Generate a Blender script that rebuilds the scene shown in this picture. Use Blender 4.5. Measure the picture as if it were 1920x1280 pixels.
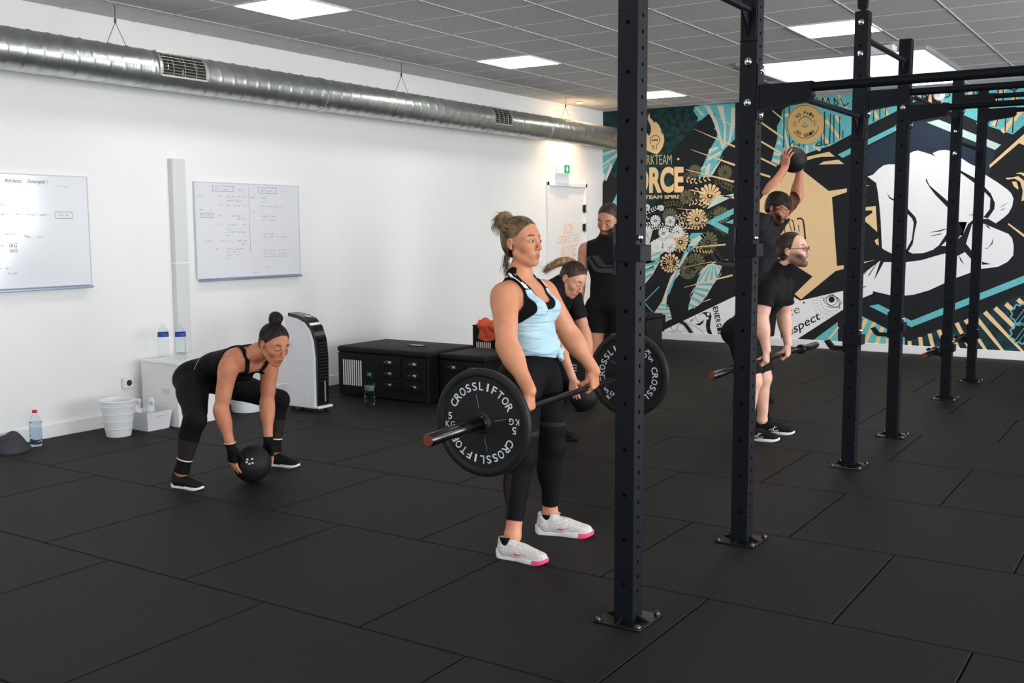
import bpy, bmesh, math, random
import numpy as np
from mathutils import Vector, Matrix
for o in list(bpy.data.objects): bpy.data.objects.remove(o, do_unlink=True)
scene = bpy.context.scene
COL = scene.collection
R = math.radians
random.seed(7)

# ---------------------------------------------------------------- camera
F_PX, YAW, PITCH, ROLL, CAM_H = 1960.6, 0.57693, 0.10873, 0.00358, 1.5066
def cam_axes():
    f = np.array([-math.sin(YAW)*math.cos(PITCH), math.cos(YAW)*math.cos(PITCH), -math.sin(PITCH)])
    r = np.array([math.cos(YAW), math.sin(YAW), 0.0]); d = np.cross(f, r)
    c, s = math.cos(ROLL), math.sin(ROLL)
    return c*r+s*d, -s*r+c*d, f
CR, CD, CF = cam_axes()
cam_d = bpy.data.cameras.new('camera'); cam = bpy.data.objects.new('camera', cam_d); COL.objects.link(cam)
cam_d.sensor_width = 36.0; cam_d.lens = F_PX*36.0/1920.0; cam_d.clip_start = 0.05; cam_d.clip_end = 100
m = Matrix.Identity(4)
for i in range(3):
    m[i][0] = CR[i]; m[i][1] = -CD[i]; m[i][2] = -CF[i]
m[0][3], m[1][3], m[2][3] = 0, 0, CAM_H
cam.matrix_world = m
scene.camera = cam

# ---------------------------------------------------------------- view, world, daylight
vs = scene.view_settings
vs.view_transform = 'Standard'; vs.look = 'None'; vs.exposure = 0.0; vs.gamma = 1.0; vs.use_curve_mapping = False
world = bpy.data.worlds.new('world'); scene.world = world; world.use_nodes = True
wb = world.node_tree.nodes['Background']; wb.inputs[0].default_value = (0.78, 0.87, 1.0, 1); wb.inputs[1].default_value = 1.0
XW, YB, HC = -6.895, 12.9, 3.075          # left wall, mural wall, ceiling
XR, YR = 5.2, -4.2                        # window wall, wall behind the camera
WINDOWS = [(-3.4, 0.0), (0.7, 4.1), (4.8, 8.2), (8.9, 12.3)]
WZ0, WZ1 = 0.35, 2.75
def daylight(name, loc, rot, sx, sy, power, colour):
    l = bpy.data.lights.new(name, 'AREA'); l.shape = 'RECTANGLE'; l.size = sx; l.size_y = sy; l.energy = power; l.color = colour
    o = bpy.data.objects.new(name, l); COL.objects.link(o); o.location = loc; o.rotation_euler = rot
    return o
for i, (a, b) in enumerate(WINDOWS):      # daylight falling in through each big window of the right wall
    daylight('window_daylight', (XR+0.25, (a+b)/2, (WZ0+WZ1)/2), (0, R(90), 0), WZ1-WZ0, b-a, 400.0 if a > 8 else 305.0, (0.965, 0.98, 1.0))
for a, b in ((-5.6, -2.4), (-0.6, 3.4)):  # and through the two windows of the rear wall
    daylight('window_daylight', ((a+b)/2, YR-0.25, (WZ0+WZ1)/2), (R(90), 0, 0), b-a, WZ1-WZ0, 34.0, (0.965, 0.98, 1.0))

def lin(c):
    out = []
    for v in c:
        v = v/255.0
        out.append(v/12.92 if v <= 0.04045 else ((v+0.055)/1.055)**2.4)
    return tuple(out)

# ---------------------------------------------------------------- materials
MATS = {}
def mat(name, rgb=(128,128,128), rough=0.6, metal=0.0, spec=0.5, bump=None, var=None, emit=None, **kw):
    """rgb sRGB; var=(scale, amount, rgb2) noise colour; bump=(scale, strength, kind)"""
    if name in MATS: return MATS[name]
    m = bpy.data.materials.new(name); m.use_nodes = True; nt = m.node_tree
    bs = nt.nodes['Principled BSDF']
    col = lin(rgb)+(1,)
    bs.inputs['Base Color'].default_value = col
    bs.inputs['Roughness'].default_value = rough; bs.inputs['Metallic'].default_value = metal
    bs.inputs['Specular IOR Level'].default_value = spec
    tc = nt.nodes.new('ShaderNodeTexCoord'); src = tc.outputs['Object']
    if kw.get('scale3'):
        mp = nt.nodes.new('ShaderNodeMapping'); mp.inputs['Scale'].default_value = kw['scale3']
        nt.links.new(src, mp.inputs[0]); src = mp.outputs[0]
    if var:
        n = nt.nodes.new('ShaderNodeTexNoise'); n.inputs['Scale'].default_value = var[0]; n.inputs['Detail'].default_value = 4
        nt.links.new(src, n.inputs['Vector'])
        r = nt.nodes.new('ShaderNodeValToRGB'); r.color_ramp.elements[0].position = 0.5-var[1]; r.color_ramp.elements[1].position = 0.5+var[1]
        r.color_ramp.elements[0].color = col; r.color_ramp.elements[1].color = lin(var[2])+(1,)
        nt.links.new(n.outputs['Fac'], r.inputs[0]); nt.links.new(r.outputs[0], bs.inputs['Base Color'])
    if bump:
        if bump[2] == 'wave':
            n = nt.nodes.new('ShaderNodeTexWave'); n.inputs['Scale'].default_value = bump[0]; n.inputs['Distortion'].default_value = bump[3] if len(bump) > 3 else 3
            n.bands_direction = kw.get('band', 'Z'); n.inputs['Detail'].default_value = 2
        else:
            n = nt.nodes.new('ShaderNodeTexNoise'); n.inputs['Scale'].default_value = bump[0]; n.inputs['Detail'].default_value = 3
        nt.links.new(src, n.inputs['Vector'])
        b = nt.nodes.new('ShaderNodeBump'); b.inputs['Strength'].default_value = bump[1]; b.inputs['Distance'].default_value = kw.get('dist', 0.01)
        nt.links.new(n.outputs['Fac'], b.inputs['Height']); nt.links.new(b.outputs[0], bs.inputs['Normal'])
    if emit:
        bs.inputs['Emission Color'].default_value = lin(emit[0])+(1,); bs.inputs['Emission Strength'].default_value = emit[1]
    for k in ('Transmission Weight', 'IOR', 'Alpha', 'Sheen Weight', 'Coat Weight', 'Subsurface Weight'):
        if k in kw: bs.inputs[k].default_value = kw[k]
    MATS[name] = m
    return m

def M(n): return MATS[n]
mat('wall_paint', (238,238,237), 0.75, spec=0.25, bump=(60,0.06,'noise'))
mat('ceiling_tile', (214,212,210), 0.9, spec=0.1, var=(55,0.12,(206,204,202)), bump=(220,0.25,'noise'), dist=0.004)
mat('ceiling_bar', (214,212,208), 0.6, spec=0.3)
mat('white_trim', (236,236,236), 0.5, spec=0.4)
mat('rubber', (23,22,22), 0.6, spec=0.13, var=(260,0.16,(33,32,31)), bump=(320,0.5,'noise'), dist=0.003)
mat('rubber_joint', (22,21,21), 0.9, spec=0.1)
mat('galvanised', (206,209,206), 0.34, 0.92, var=(9,0.2,(176,181,179)), bump=(70,0.12,'noise'), dist=0.004)
mat('vent_metal', (176,175,168), 0.4, 0.7)
mat('vent_dark', (24,24,24), 0.8)
mat('panel_light', (240,240,240), 0.5, emit=((255,252,246), 12.5))
mat('skylight_glow', (240,240,240), 0.5, emit=((236,243,255), 1.35))
mat('warm_lamp', (255,230,200), 0.5, emit=((255,190,120), 60))
mat('rig_black', (16,19,25), 0.45, spec=0.14, bump=(180,0.08,'noise'), dist=0.002)
mat('hole_shade', (7,7,8), 0.9, spec=0.1)  # hole floors blacker than the posts: shade inside put into the colour
mat('chrome', (215,218,222), 0.16, 1.0)
mat('steel_dark', (82,82,84), 0.24, 1.0)
mat('steel_black', (52,52,54), 0.3, 0.9)
mat('bumper', (20,20,21), 0.55, spec=0.3, bump=(150,0.08,'noise'), dist=0.002)
mat('print_white', (205,210,216), 0.7)
mat('copper_cap', (120,52,30), 0.5, 0.3)
mat('white_plastic', (228,230,233), 0.35, spec=0.5)
mat('white_laminate', (236,236,234), 0.45)
mat('board_white', (226,228,233), 0.12, spec=0.5)
mat('board_rail', (150,168,190), 0.35, 0.6)
mat('alu_edge', (196,198,202), 0.35, 0.7)
mat('ink_grey', (112,114,122), 0.8)
mat('ink_blue', (108,112,146), 0.8)
mat('trunk_grey', (214,216,217), 0.5)
mat('black_plastic', (22,22,23), 0.12, spec=0.6)
mat('black_matte', (27,27,28), 0.55)
mat('case_black', (20,20,21), 0.5, spec=0.18)
mat('vinyl', (33,31,31), 0.6, spec=0.12, bump=(240,0.15,'noise'), dist=0.002)
mat('orange_cloth', (214,92,62), 0.9, spec=0.1, bump=(160,0.5,'noise'))
mat('grey_cloth', (70,68,76), 0.95, spec=0.1, bump=(160,0.6,'noise'))
mat('red_cap', (196,28,36), 0.4)
mat('green_cap', (24,120,66), 0.4)
mat('green_label', (54,96,66), 0.6, var=(40,0.1,(96,132,104)))
mat('blue_label', (38,74,170), 0.5)
mat('pink_print', (226,70,120), 0.6)
mat('green_sign', (14,140,84), 0.5, emit=((30,170,110), 0.35))
mat('sign_white', (235,238,236), 0.5, emit=((255,255,255), 0.25))
mat('orange_paint', (246,190,132), 0.8)
def glassy(name, rgb, rough=0.05, ior=1.33, alpha=None, tint=1.0):
    m = mat(name, rgb, rough, spec=0.5); b = m.node_tree.nodes['Principled BSDF']
    b.inputs['Transmission Weight'].default_value = tint; b.inputs['IOR'].default_value = ior
    return m
glassy('pet_clear', (240,246,250), 0.05, 1.08)
glassy('water', (205,222,236), 0.0, 1.12)
glassy('lens', (220,190,230), 0.0, 1.1)

# ---------------------------------------------------------------- object helpers
def tag(o, label=None, cat=None, group=None, kind=None):
    if label: o['label'] = label
    if cat: o['category'] = cat
    if group: o['group'] = group
    if kind: o['kind'] = kind
    return o
def thing(name, label, cat, loc=(0,0,0), rotz=0.0, group=None):
    o = bpy.data.objects.new(name, None); COL.objects.link(o); o.empty_display_size = 0.1
    o.location = loc; o.rotation_euler = (0, 0, rotz)
    return tag(o, label, cat, group)
def mesh_obj(name, verts, faces, material, parent=None, smooth=0.0, local=False):
    """verts in world space unless local=True (then in the parent's space)"""
    me = bpy.data.meshes.new(name)
    V = np.asarray(verts, dtype=float)
    if parent is not None and not local:
        off = Vector((0,0,0)); q = parent
        V = V - np.array(world_loc(parent))
    me.from_pydata(V.tolist(), [], faces if isinstance(faces, list) else faces.tolist())
    if smooth:
        me.polygons.foreach_set('use_smooth', [True]*len(me.polygons))
        if smooth < 180: me.set_sharp_from_angle(angle=R(smooth))
    if material is not None: me.materials.append(material)
    me.update()
    o = bpy.data.objects.new(name, me); COL.objects.link(o)
    if parent is not None: o.parent = parent
    return o
def world_loc(o):
    v = Vector(o.location)
    while o.parent: o = o.parent; v = v + Vector(o.location)
    return v
class MB:
    def __init__(s): s.v = []; s.f = []
    def add(s, vs, fs):
        n = len(s.v); s.v += [tuple(v) for v in vs]; s.f += [tuple(i+n for i in f) for f in fs]; return s
    def box(s, c, d, bev=0.0, rot=None, seg=1):
        bm = bmesh.new(); bmesh.ops.create_cube(bm, size=1.0)
        for v in bm.verts: v.co = Vector((v.co.x*d[0], v.co.y*d[1], v.co.z*d[2]))
        if bev: bmesh.ops.bevel(bm, geom=bm.edges[:], offset=min(bev, min(d)*0.45), segments=seg, affect='EDGES', profile=0.5)
        bm.verts.index_update()
        vs = [(rot @ v.co if rot else v.co)+Vector(c) for v in bm.verts]; fs = [[v.index for v in f.verts] for f in bm.faces]
        bm.free(); return s.add(vs, fs)
    def cyl(s, a, b, ra, rb=None, n=16, cap=True):
        rb = ra if rb is None else rb
        a, b = Vector(a), Vector(b); d = (b-a).normalized()
        u = d.orthogonal().normalized(); w = d.cross(u)
        vs = []
        for p, r in ((a, ra), (b, rb)):
            for i in range(n):
                t = 2*math.pi*i/n; vs.append(p+(u*math.cos(t)+w*math.sin(t))*r)
        fs = [(i, (i+1) % n, n+(i+1) % n, n+i) for i in range(n)]
        if cap: fs += [tuple(range(n-1, -1, -1)), tuple(range(n, 2*n))]
        return s.add(vs, fs)
    def lathe(s, prof, origin=(0,0,0), axis=(0,0,1), n=24, closed=True):
        """prof: list of (r, h) along axis"""
        o = Vector(origin); d = Vector(axis).normalized()
        u = d.orthogonal().normalized(); w = d.cross(u); vs = []
        for r, h in prof:
            for i in range(n):
                t = 2*math.pi*i/n; vs.append(o+d*h+(u*math.cos(t)+w*math.sin(t))*max(r, 1e-5))
        fs = []
        for k in range(len(prof)-1):
            for i in range(n): fs.append((k*n+i, k*n+(i+1) % n, (k+1)*n+(i+1) % n, (k+1)*n+i))
        if closed:
            fs.append(tuple(range(n-1, -1, -1))); m_ = (len(prof)-1)*n; fs.append(tuple(m_+i for i in range(n)))
        return s.add(vs, fs)
    def tube(s, pts, r, n=8, cap=True):
        pts = [Vector(p) for p in pts]; rs = r if isinstance(r, (list, tuple)) else [r]*len(pts)
        vs = []; u = None
        for i, p in enumerate(pts):
            d = (pts[min(i+1, len(pts)-1)]-pts[max(i-1, 0)]).normalized()
            if u is None: u = d.orthogonal().normalized()
            else:
                u = (u-d*u.dot(d))
                u = u.normalized() if u.length > 1e-6 else d.orthogonal().normalized()
            w = d.cross(u)
            for k in range(n):
                t = 2*math.pi*k/n; vs.append(p+(u*math.cos(t)+w*math.sin(t))*rs[i])
        fs = []
        for i in range(len(pts)-1):
            for k in range(n): fs.append((i*n+k, i*n+(k+1) % n, (i+1)*n+(k+1) % n, (i+1)*n+k))
        if cap:
            fs.append(tuple(range(n-1, -1, -1))); m_ = (len(pts)-1)*n; fs.append(tuple(m_+i for i in range(n)))
        return s.add(vs, fs)
    def prism(s, poly, o, u, v, t):
        """poly 2D points in the frame (o,u,v), extruded by vector t"""
        o, u, v, t = Vector(o), Vector(u), Vector(v), Vector(t); n = len(poly)
        a = [o+u*p[0]+v*p[1] for p in poly]
        return s.add(a+[q+t for q in a], [tuple(range(n-1, -1, -1)), tuple(range(n, 2*n))]+[(i, (i+1) % n, n+(i+1) % n, n+i) for i in range(n)])
    def sphere(s, c, r, n=16, m_=10):
        r = r if isinstance(r, (tuple, list)) else (r, r, r); vs = [(c[0], c[1], c[2]-r[2])]
        for j in range(1, m_):
            ph = -math.pi/2+math.pi*j/m_
            for i in range(n):
                t = 2*math.pi*i/n; vs.append((c[0]+r[0]*math.cos(ph)*math.cos(t), c[1]+r[1]*math.cos(ph)*math.sin(t), c[2]+r[2]*math.sin(ph)))
        vs.append((c[0], c[1], c[2]+r[2])); fs = [(0, 1+(i+1) % n, 1+i) for i in range(n)]
        for j in range(m_-2):
            for i in range(n): fs.append((1+j*n+i, 1+j*n+(i+1) % n, 1+(j+1)*n+(i+1) % n, 1+(j+1)*n+i))
        k = 1+(m_-2)*n; L = len(vs)-1
        fs += [(k+i, k+(i+1) % n, L) for i in range(n)]
        return s.add(vs, fs)
    def build(s, name, material, parent=None, smooth=0.0, local=False):
        return mesh_obj(name, s.v, s.f, material, parent, smooth, local)
def struct(o): o['kind'] = 'structure'; return o
def share(src, name, parent, loc, rotz=0.0):
    o = src.copy(); o.name = name; COL.objects.link(o); o.parent = parent; o.location = loc; o.rotation_euler = (0, 0, rotz)
    return o
_TXT = {}
def text2d(s, bold=0.0, shear=0.0):
    """flat glyph mesh of a string in unit size: (verts Nx2, faces)"""
    k = (s, bold, shear)
    if k not in _TXT:
        cu = bpy.data.curves.new('txt', 'FONT'); cu.body = s; cu.size = 1.0; cu.offset = bold; cu.shear = shear; cu.resolution_u = 4; cu.fill_mode = 'FRONT'
        ob = bpy.data.objects.new('txt', cu); COL.objects.link(ob)
        dg = bpy.context.evaluated_depsgraph_get(); me = bpy.data.meshes.new_from_object(ob.evaluated_get(dg))
        V = np.array([v.co[:2] for v in me.vertices]).reshape(-1, 2); Fc = [tuple(p.vertices) for p in me.polygons]
        bpy.data.objects.remove(ob); bpy.data.meshes.remove(me); bpy.data.curves.remove(cu)
        _TXT[k] = (V, Fc)
    return _TXT[k]
# ================================================================ ROOM
def bx(x0,x1,y0,y1,z0,z1): return ((x0+x1)/2,(y0+y1)/2,(z0+z1)/2),(x1-x0,y1-y0,z1-z0)
DY0, DY1, DZ = 11.45, 12.39, 2.03
w = MB()
for b in ((XW-.15,XW,YR,DY0-.04,0,3.2),(XW-.15,XW,DY1+.04,YB+.15,0,3.2),(XW-.15,XW,DY0-.04,DY1+.04,DZ+.04,3.2),(XW-.15,XW-.1,DY0-.04,DY1+.04,0,DZ+.04)): w.box(*bx(*b))
struct(w.build('wall_left', M('wall_paint')))
struct(MB().box(*bx(XW,XR,YB,YB+.15,0,3.2)).build('wall_back', M('wall_paint')))
w = MB(); ys = [YR]+[v for ab in WINDOWS for v in ab]+[YB]
for i in range(0, len(ys), 2): w.box(*bx(XR,XR+.2,ys[i],ys[i+1],0,3.2))
for a, b in WINDOWS: w.box(*bx(XR,XR+.2,a,b,0,WZ0)); w.box(*bx(XR,XR+.2,a,b,WZ1,3.2))
wr = struct(w.build('wall_right', M('wall_paint')))
w = MB()
for a, b in ((XW,-5.6),(-2.4,-.6),(3.4,XR+.2)): w.box(*bx(a,b,YR-.2,YR,0,3.2))
for a, b in ((-5.6,-2.4),(-.6,3.4)): w.box(*bx(a,b,YR-.2,YR,0,WZ0)); w.box(*bx(a,b,YR-.2,YR,WZ1,3.2))
struct(w.build('wall_rear', M('wall_paint')))
for i, (a, b) in enumerate(WINDOWS):
    f = MB(); t = .06
    for q in ((a,a+t,WZ0,WZ1),(b-t,b,WZ0,WZ1),((a+b)/2-t/2,(a+b)/2+t/2,WZ0,WZ1),(a,b,WZ0,WZ0+t),(a,b,WZ1-t,WZ1)): f.box(*bx(XR+.05,XR+.11,*q))
    struct(f.build('window_%d' % (i+1), M('black_matte')))
# ---- floor: one metre rubber tiles in running bond
X1T, Y0T = 1.4, 0.89
fl = struct(MB().box(*bx(XW-.1,XR+.2,YR-.2,YB+.1,-.12,-.014)).build('floor', M('rubber_joint')))
MB().box(*bx(X1T,XR,YR,YB,-.02,0)).build('rubber_sheet', M('rubber'), fl)
MB().box(*bx(XW,X1T,YR,Y0T,-.02,0)).build('rubber_sheet', M('rubber'), fl)
tile_src = {}
def floor_tile(x0,x1,y0,y1):
    g = .0032; k = (round(x1-x0,3), round(y1-y0,3)); c = ((x0+x1)/2,(y0+y1)/2,-.01)
    if k not in tile_src:
        o = MB().box((0,0,0),(k[0]-2*g,k[1]-2*g,.02),.003).build('floor_tile', M('rubber'), fl, local=True); tile_src[k] = o
        o.location = c; return
    share(tile_src[k], 'floor_tile', fl, c)
j = 0; y = Y0T
while y < YB-.01:
    y1 = min(y+1, YB); off = 0.0 if (round(y-.89) % 2) else .5        # the row below y=2.89 has joints at -4.08+k
    xs = [XW]+[x for x in (-4.0813+off+k-6 for k in range(14)) if XW+.02 < x < X1T-.02]+[X1T]
    for a, b in zip(xs, xs[1:]): floor_tile(a, b, y, y1)
    y += 1.0
# ---- ceiling: 600 mm tiles in a bar grid
ce = struct(MB().box(*bx(XW-.1,XR+.2,YR-.2,YB+.1,3.095,3.2)).build('ceiling', M('ceiling_bar')))
GX, GY = [-6.41+.6*k for k in range(19)], [-.7+.6*k for k in range(-5, 23)]
LIGHTS = [(-5.81,5.3),(-5.81,8.3),(-5.81,11.3),(-2.81,5.3),(-2.81,8.3),(-5.81,2.3),(-2.81,2.3),(.19,2.3),(.19,5.3),(.19,8.3),(3.19,2.3),(3.19,5.3),(3.19,8.3),(-2.81,-.7),(.19,-.7),(-5.81,-.7)]
SKY = (-3.80,-2.10,9.90,11.60)
MB().box(*bx(XW,XR,YR,2.9,3.078,3.09)).build('ceiling_tile_field', M('ceiling_tile'), ce)
MB().box(*bx(1.99,XR,2.9,YB,3.078,3.09)).build('ceiling_tile_field', M('ceiling_tile'), ce)
ct = {}
gx = [XW]+[x for x in GX if x < 1.98]+[1.99]; gy = [2.9]+[y for y in GY if y > 2.91 and y < YB]+[YB]
for a, b in zip(gx, gx[1:]):
    for c, d in zip(gy, gy[1:]):
        if any(abs(a-l[0]) < .02 and abs(c-l[1]) < .02 for l in LIGHTS): continue
        if a > SKY[0]-.3 and b < SKY[1]+.3 and c > SKY[2]-.3 and d < SKY[3]+.3: continue
        k = (round(b-a,2), round(d-c,2)); ctr = ((a+b)/2,(c+d)/2,3.084)
        if k not in ct:
            ct[k] = MB().box((0,0,0),(k[0]-.012,k[1]-.012,.012)).build('ceiling_tile', M('ceiling_tile'), ce, local=True); ct[k].location = ctr
        else: share(ct[k], 'ceiling_tile', ce, ctr)
gb = MB()
for x in GX: gb.box(*bx(x-.0045,x+.0045,YR,YB,3.0735,3.0795))
for y in GY:
    if YR < y < YB: gb.box(*bx(XW,XR,y-.0045,y+.0045,3.0735,3.0795))
gb.build('grid_bar', M('ceiling_bar'), ce)['kind'] = 'stuff'
# ---- trims
struct(MB().box(*bx(XW,XW+.015,YR,DY0-.07,0,.1),.004).box(*bx(XW,XW+.015,DY1+.07,YB,0,.1),.004).build('baseboard_left', M('white_trim')))
struct(MB().box(*bx(XW+.015,XR,YB-.015,YB,0,.1),.004).build('baseboard_back', M('white_trim')))
# ---- door with hinges and painted words
dr = struct(thing('door_1', None, None, (XW,(DY0+DY1)/2,0)))
MB().box(*bx(XW-.05,XW-.008,DY0,DY1,.008,DZ),.003).build('door_leaf', M('white_trim'), dr)
f = MB()
for q in ((DY0-.05,DY0,0,DZ+.05),(DY1,DY1+.05,0,DZ+.05),(DY0-.05,DY1+.05,DZ,DZ+.05)): f.box(*bx(XW-.05,XW+.018,*q),.004)
f.build('door_frame', M('white_trim'), dr)
for z in (1.75,1.5,.3):
    MB().cyl((XW+.012,DY1+.01,z-.055),(XW+.012,DY1+.01,z+.055),.012,n=10).box((XW+.006,DY1-.02,z),(.012,.05,.1)).build('hinge', M('steel_dark'), dr, 40)
for i, (s, z, y0, wd) in enumerate((('VOS',1.40,11.84,.25),('OBJECTIFS',1.255,11.66,.58),('NOTRE',1.115,11.75,.42),('FORCE',.985,11.72,.42))):
    V, Fc = text2d(s, -.008, .25); V = V-V.min(0); V = V/V.max(0)
    mesh_obj('painted_word', [(XW-.006, y0+wd*(u+.10*v), z+.135*v+.03*u) for u, v in V], Fc, M('orange_paint'), dr)
# ---- ceiling lights, skylight, spot lamp, small ceiling devices
lp = None
NEAR = {(-5.81,5.3):'square ceiling light panel above the left wall duct, nearest of its row',(-5.81,8.3):'square ceiling light panel midway along the left wall duct',(-5.81,11.3):'square ceiling light panel close to the mural, left of the front rig post',(-2.81,5.3):'square ceiling light panel just cut by the top edge of the picture',(-2.81,8.3):'square ceiling light panel in front of the skylight, behind the third rig post'}
for (x, y) in LIGHTS:
    lab = NEAR.get((x,y), 'square ceiling light panel out of sight nearer the camera side')
    t = thing('ceiling_light', lab, 'ceiling light', (x+.3,y+.3,3.07), 0, 'recessed square light panels')
    if lp is None:
        f = MB()
        for q in ((-.3,.3,-.3,-.285),(-.3,.3,.285,.3),(-.3,-.285,-.285,.285),(.285,.3,-.285,.285)): f.box(*bx(*q,-.002,.012))
        fr = f.build('frame', M('white_trim'), t, local=True)
        df = MB().box((0,0,.006),(.57,.57,.008)).build('diffuser', M('panel_light'), t, local=True); lp = (fr, df)
    else:
        for s in lp: share(s, s.name.split('.')[0], t, (0,0,0))
t = thing('ceiling_light', 'slim bright light strip seen between the rig beams near the mural', 'ceiling light', (-2.51,12.2,3.07), 0, 'recessed square light panels')
for s in lp: share(s, s.name.split('.')[0], t, (0,0,0))
t = thing('skylight', 'large glowing white skylight square in the ceiling in front of the mural', 'skylight', ((SKY[0]+SKY[1])/2,(SKY[2]+SKY[3])/2,3.03))
x0,x1,y0,y1 = SKY; f = MB()
for q in ((x0-.03,x1+.03,y0-.03,y0),(x0-.03,x1+.03,y1,y1+.03),(x0-.03,x0,y0,y1),(x1,x1+.03,y0,y1)): f.box(*bx(*q,3.05,3.09),.003)
f.build('frame', M('alu_edge'), t); MB().box(*bx(x0,x1,y0,y1,3.07,3.085)).build('pane', M('skylight_glow'), t)
t = thing('spot_lamp', 'small warm ceiling spot shining down the wall beside the duct', 'lamp', (-6.62,11.75,3.06))
MB().lathe([(.045,0),(.05,.012),(.03,.015)],(-6.62,11.75,3.062)).build('ring', M('white_trim'), t, 40)
MB().lathe([(.03,0),(.028,.004)],(-6.62,11.75,3.058)).build('bulb', M('warm_lamp'), t, 40)
sl = bpy.data.lights.new('spot_lamp_light','SPOT'); sl.energy = 85; sl.color = (1,.66,.36); sl.spot_size = R(125); sl.spot_blend = .7; sl.shadow_soft_size = .03
so = bpy.data.objects.new('spot_lamp_light', sl); COL.objects.link(so); so.location = (-6.62,11.75,3.045); so.rotation_euler = (0,R(-8),0)
t = thing('emergency_light', 'small white emergency light box on the ceiling behind the third rig post', 'emergency light', (-2.42,9.6,3.02))
MB().box((-2.42,9.6,3.04),(.3,.13,.06),.012).build('housing', M('white_plastic'), t); MB().box((-2.42,9.6,3.004),(.26,.1,.016),.006).build('diffuser', M('white_trim'), t)
t = thing('smoke_detector', 'round white alarm disc high on the mural between rig posts', 'detector', (-2.545,12.86,2.985))
MB().lathe([(.062,0),(.062,.02),(.05,.035),(.02,.04)],(-2.545,12.895,2.985),(0,-1,0)).build('cover', M('white_plastic'), t, 40)
MB().lathe([(.018,0),(.016,.006)],(-2.545,12.856,2.985),(0,-1,0),12).build('sensor', M('trunk_grey'), t, 40)
# ---- spiral duct
t = thing('ventilation_duct', 'long round galvanised spiral duct hung along the white left wall', 'duct', (-6.5,5.0,2.66))
DX, DZc, DR = -6.50, 2.667, .137
ny, na = 1150, 40; y0, y1 = -2.0, YB-.0
yy = np.linspace(y0, y1, ny); aa = np.linspace(0, 2*np.pi, na, endpoint=False)
YY, AA = np.meshgrid(yy, aa, indexing='ij')
ph = (YY/.125+AA/(2*np.pi)) % 1.0
rr = DR+.0052*np.exp(-((ph-.5)/.05)**2)+.0013*np.cos(2*np.pi*ph*4)
V = np.stack([DX+rr*np.cos(AA), YY, DZc+rr*np.sin(AA)], -1).reshape(-1, 3)
I = np.arange(ny*na).reshape(ny, na); J = np.roll(I, -1, 1)
Fq = np.stack([I[:-1], J[:-1], J[1:], I[1:]], -1).reshape(-1, 4)
mesh_obj('duct_pipe', V, Fq, M('galvanised'), t, 180)
for yc in (3.2, 6.9, 10.7):
    MB().lathe([(DR+.001,-.02),(DR+.007,-.018),(DR+.007,.018),(DR+.001,.02)],(DX,yc,DZc),(0,1,0),40,False).build('joint_band', M('galvanised'), t, 40)
def hanger(yc):
    h = MB(); h.cyl((DX,yc,3.08),(DX,yc,2.98),.0025,n=6); h.box((DX,yc,2.97),(.012,.012,.03))
    for s in (-1,1): h.cyl((DX,yc,2.96),(DX+s*.03,yc+s*.06,DZc+DR-.005),.0022,n=6)
    h.build('hanger_wire', M('steel_dark'), t)
for yc in (4.85,8.05,11.2): hanger(yc)
def grille(yc, wd, lab):
    g = bpy.data.objects.new('air_grille', None); COL.objects.link(g); g.parent = t; g.empty_display_size = .1; g['label'] = lab
    f = MB(); ang = [R(a) for a in range(-22, 59, 8)]; ro = DR+.012
    for s in (-1,1):                                    # curved end flanges
        pts = [(DX+ro*math.cos(a), yc+s*wd/2, DZc+ro*math.sin(a)) for a in ang]
        for p, q in zip(pts, pts[1:]):
            f.add([(p[0],p[1]-.014,p[2]),(p[0],p[1]+.014,p[2]),(q[0],q[1]+.014,q[2]),(q[0],q[1]-.014,q[2]),(DX+(p[0]-DX)*.9,p[1]-.014,DZc+(p[2]-DZc)*.9),(DX+(p[0]-DX)*.9,p[1]+.014,DZc+(p[2]-DZc)*.9),(DX+(q[0]-DX)*.9,q[1]+.014,DZc+(q[2]-DZc)*.9),(DX+(q[0]-DX)*.9,q[1]-.014,DZc+(q[2]-DZc)*.9)],[(0,1,2,3),(0,4,5,1),(3,2,6,7),(0,3,7,4),(1,5,6,2)])
    for a in (-20,56): f.box((DX+ro*math.cos(R(a)),yc,DZc+ro*math.sin(R(a))),(.012,wd,.014))
    f.build('frame', M('vent_metal'), g, 30)
    b = MB(); pts = [(DX+(DR+.004)*math.cos(a), DZc+(DR+.004)*math.sin(a)) for a in ang]
    for p, q in zip(pts, pts[1:]): b.add([(p[0],yc-wd/2,p[1]),(p[0],yc+wd/2,p[1]),(q[0],yc+wd/2,q[1]),(q[0],yc-wd/2,q[1])],[(0,1,2,3)])
    b.build('backing', M('vent_dark'), g)
    for a in (-12,-3,6,15,25,35,46):
        rot = Matrix.Rotation(-R(a)+.5, 3, 'Y')
        MB().box((DX+(DR+.010)*math.cos(R(a)),yc,DZc+(DR+.010)*math.sin(R(a))),(.016,wd-.02,.003),rot=rot).build('slat', M('vent_metal'), g)
    for k in range(1,4):
        yk = yc-wd/2+wd*k/4; c = MB()
        pts = [(DX+(DR+.012)*math.cos(a), yk, DZc+(DR+.012)*math.sin(a)) for a in ang]
        c.tube(pts,.0035,6).build('divider', M('vent_metal'), g)
grille(5.33,.42,'larger metal air grille on the duct, nearer the camera')
grille(9.62,.34,'smaller metal air grille far along the duct')
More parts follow.
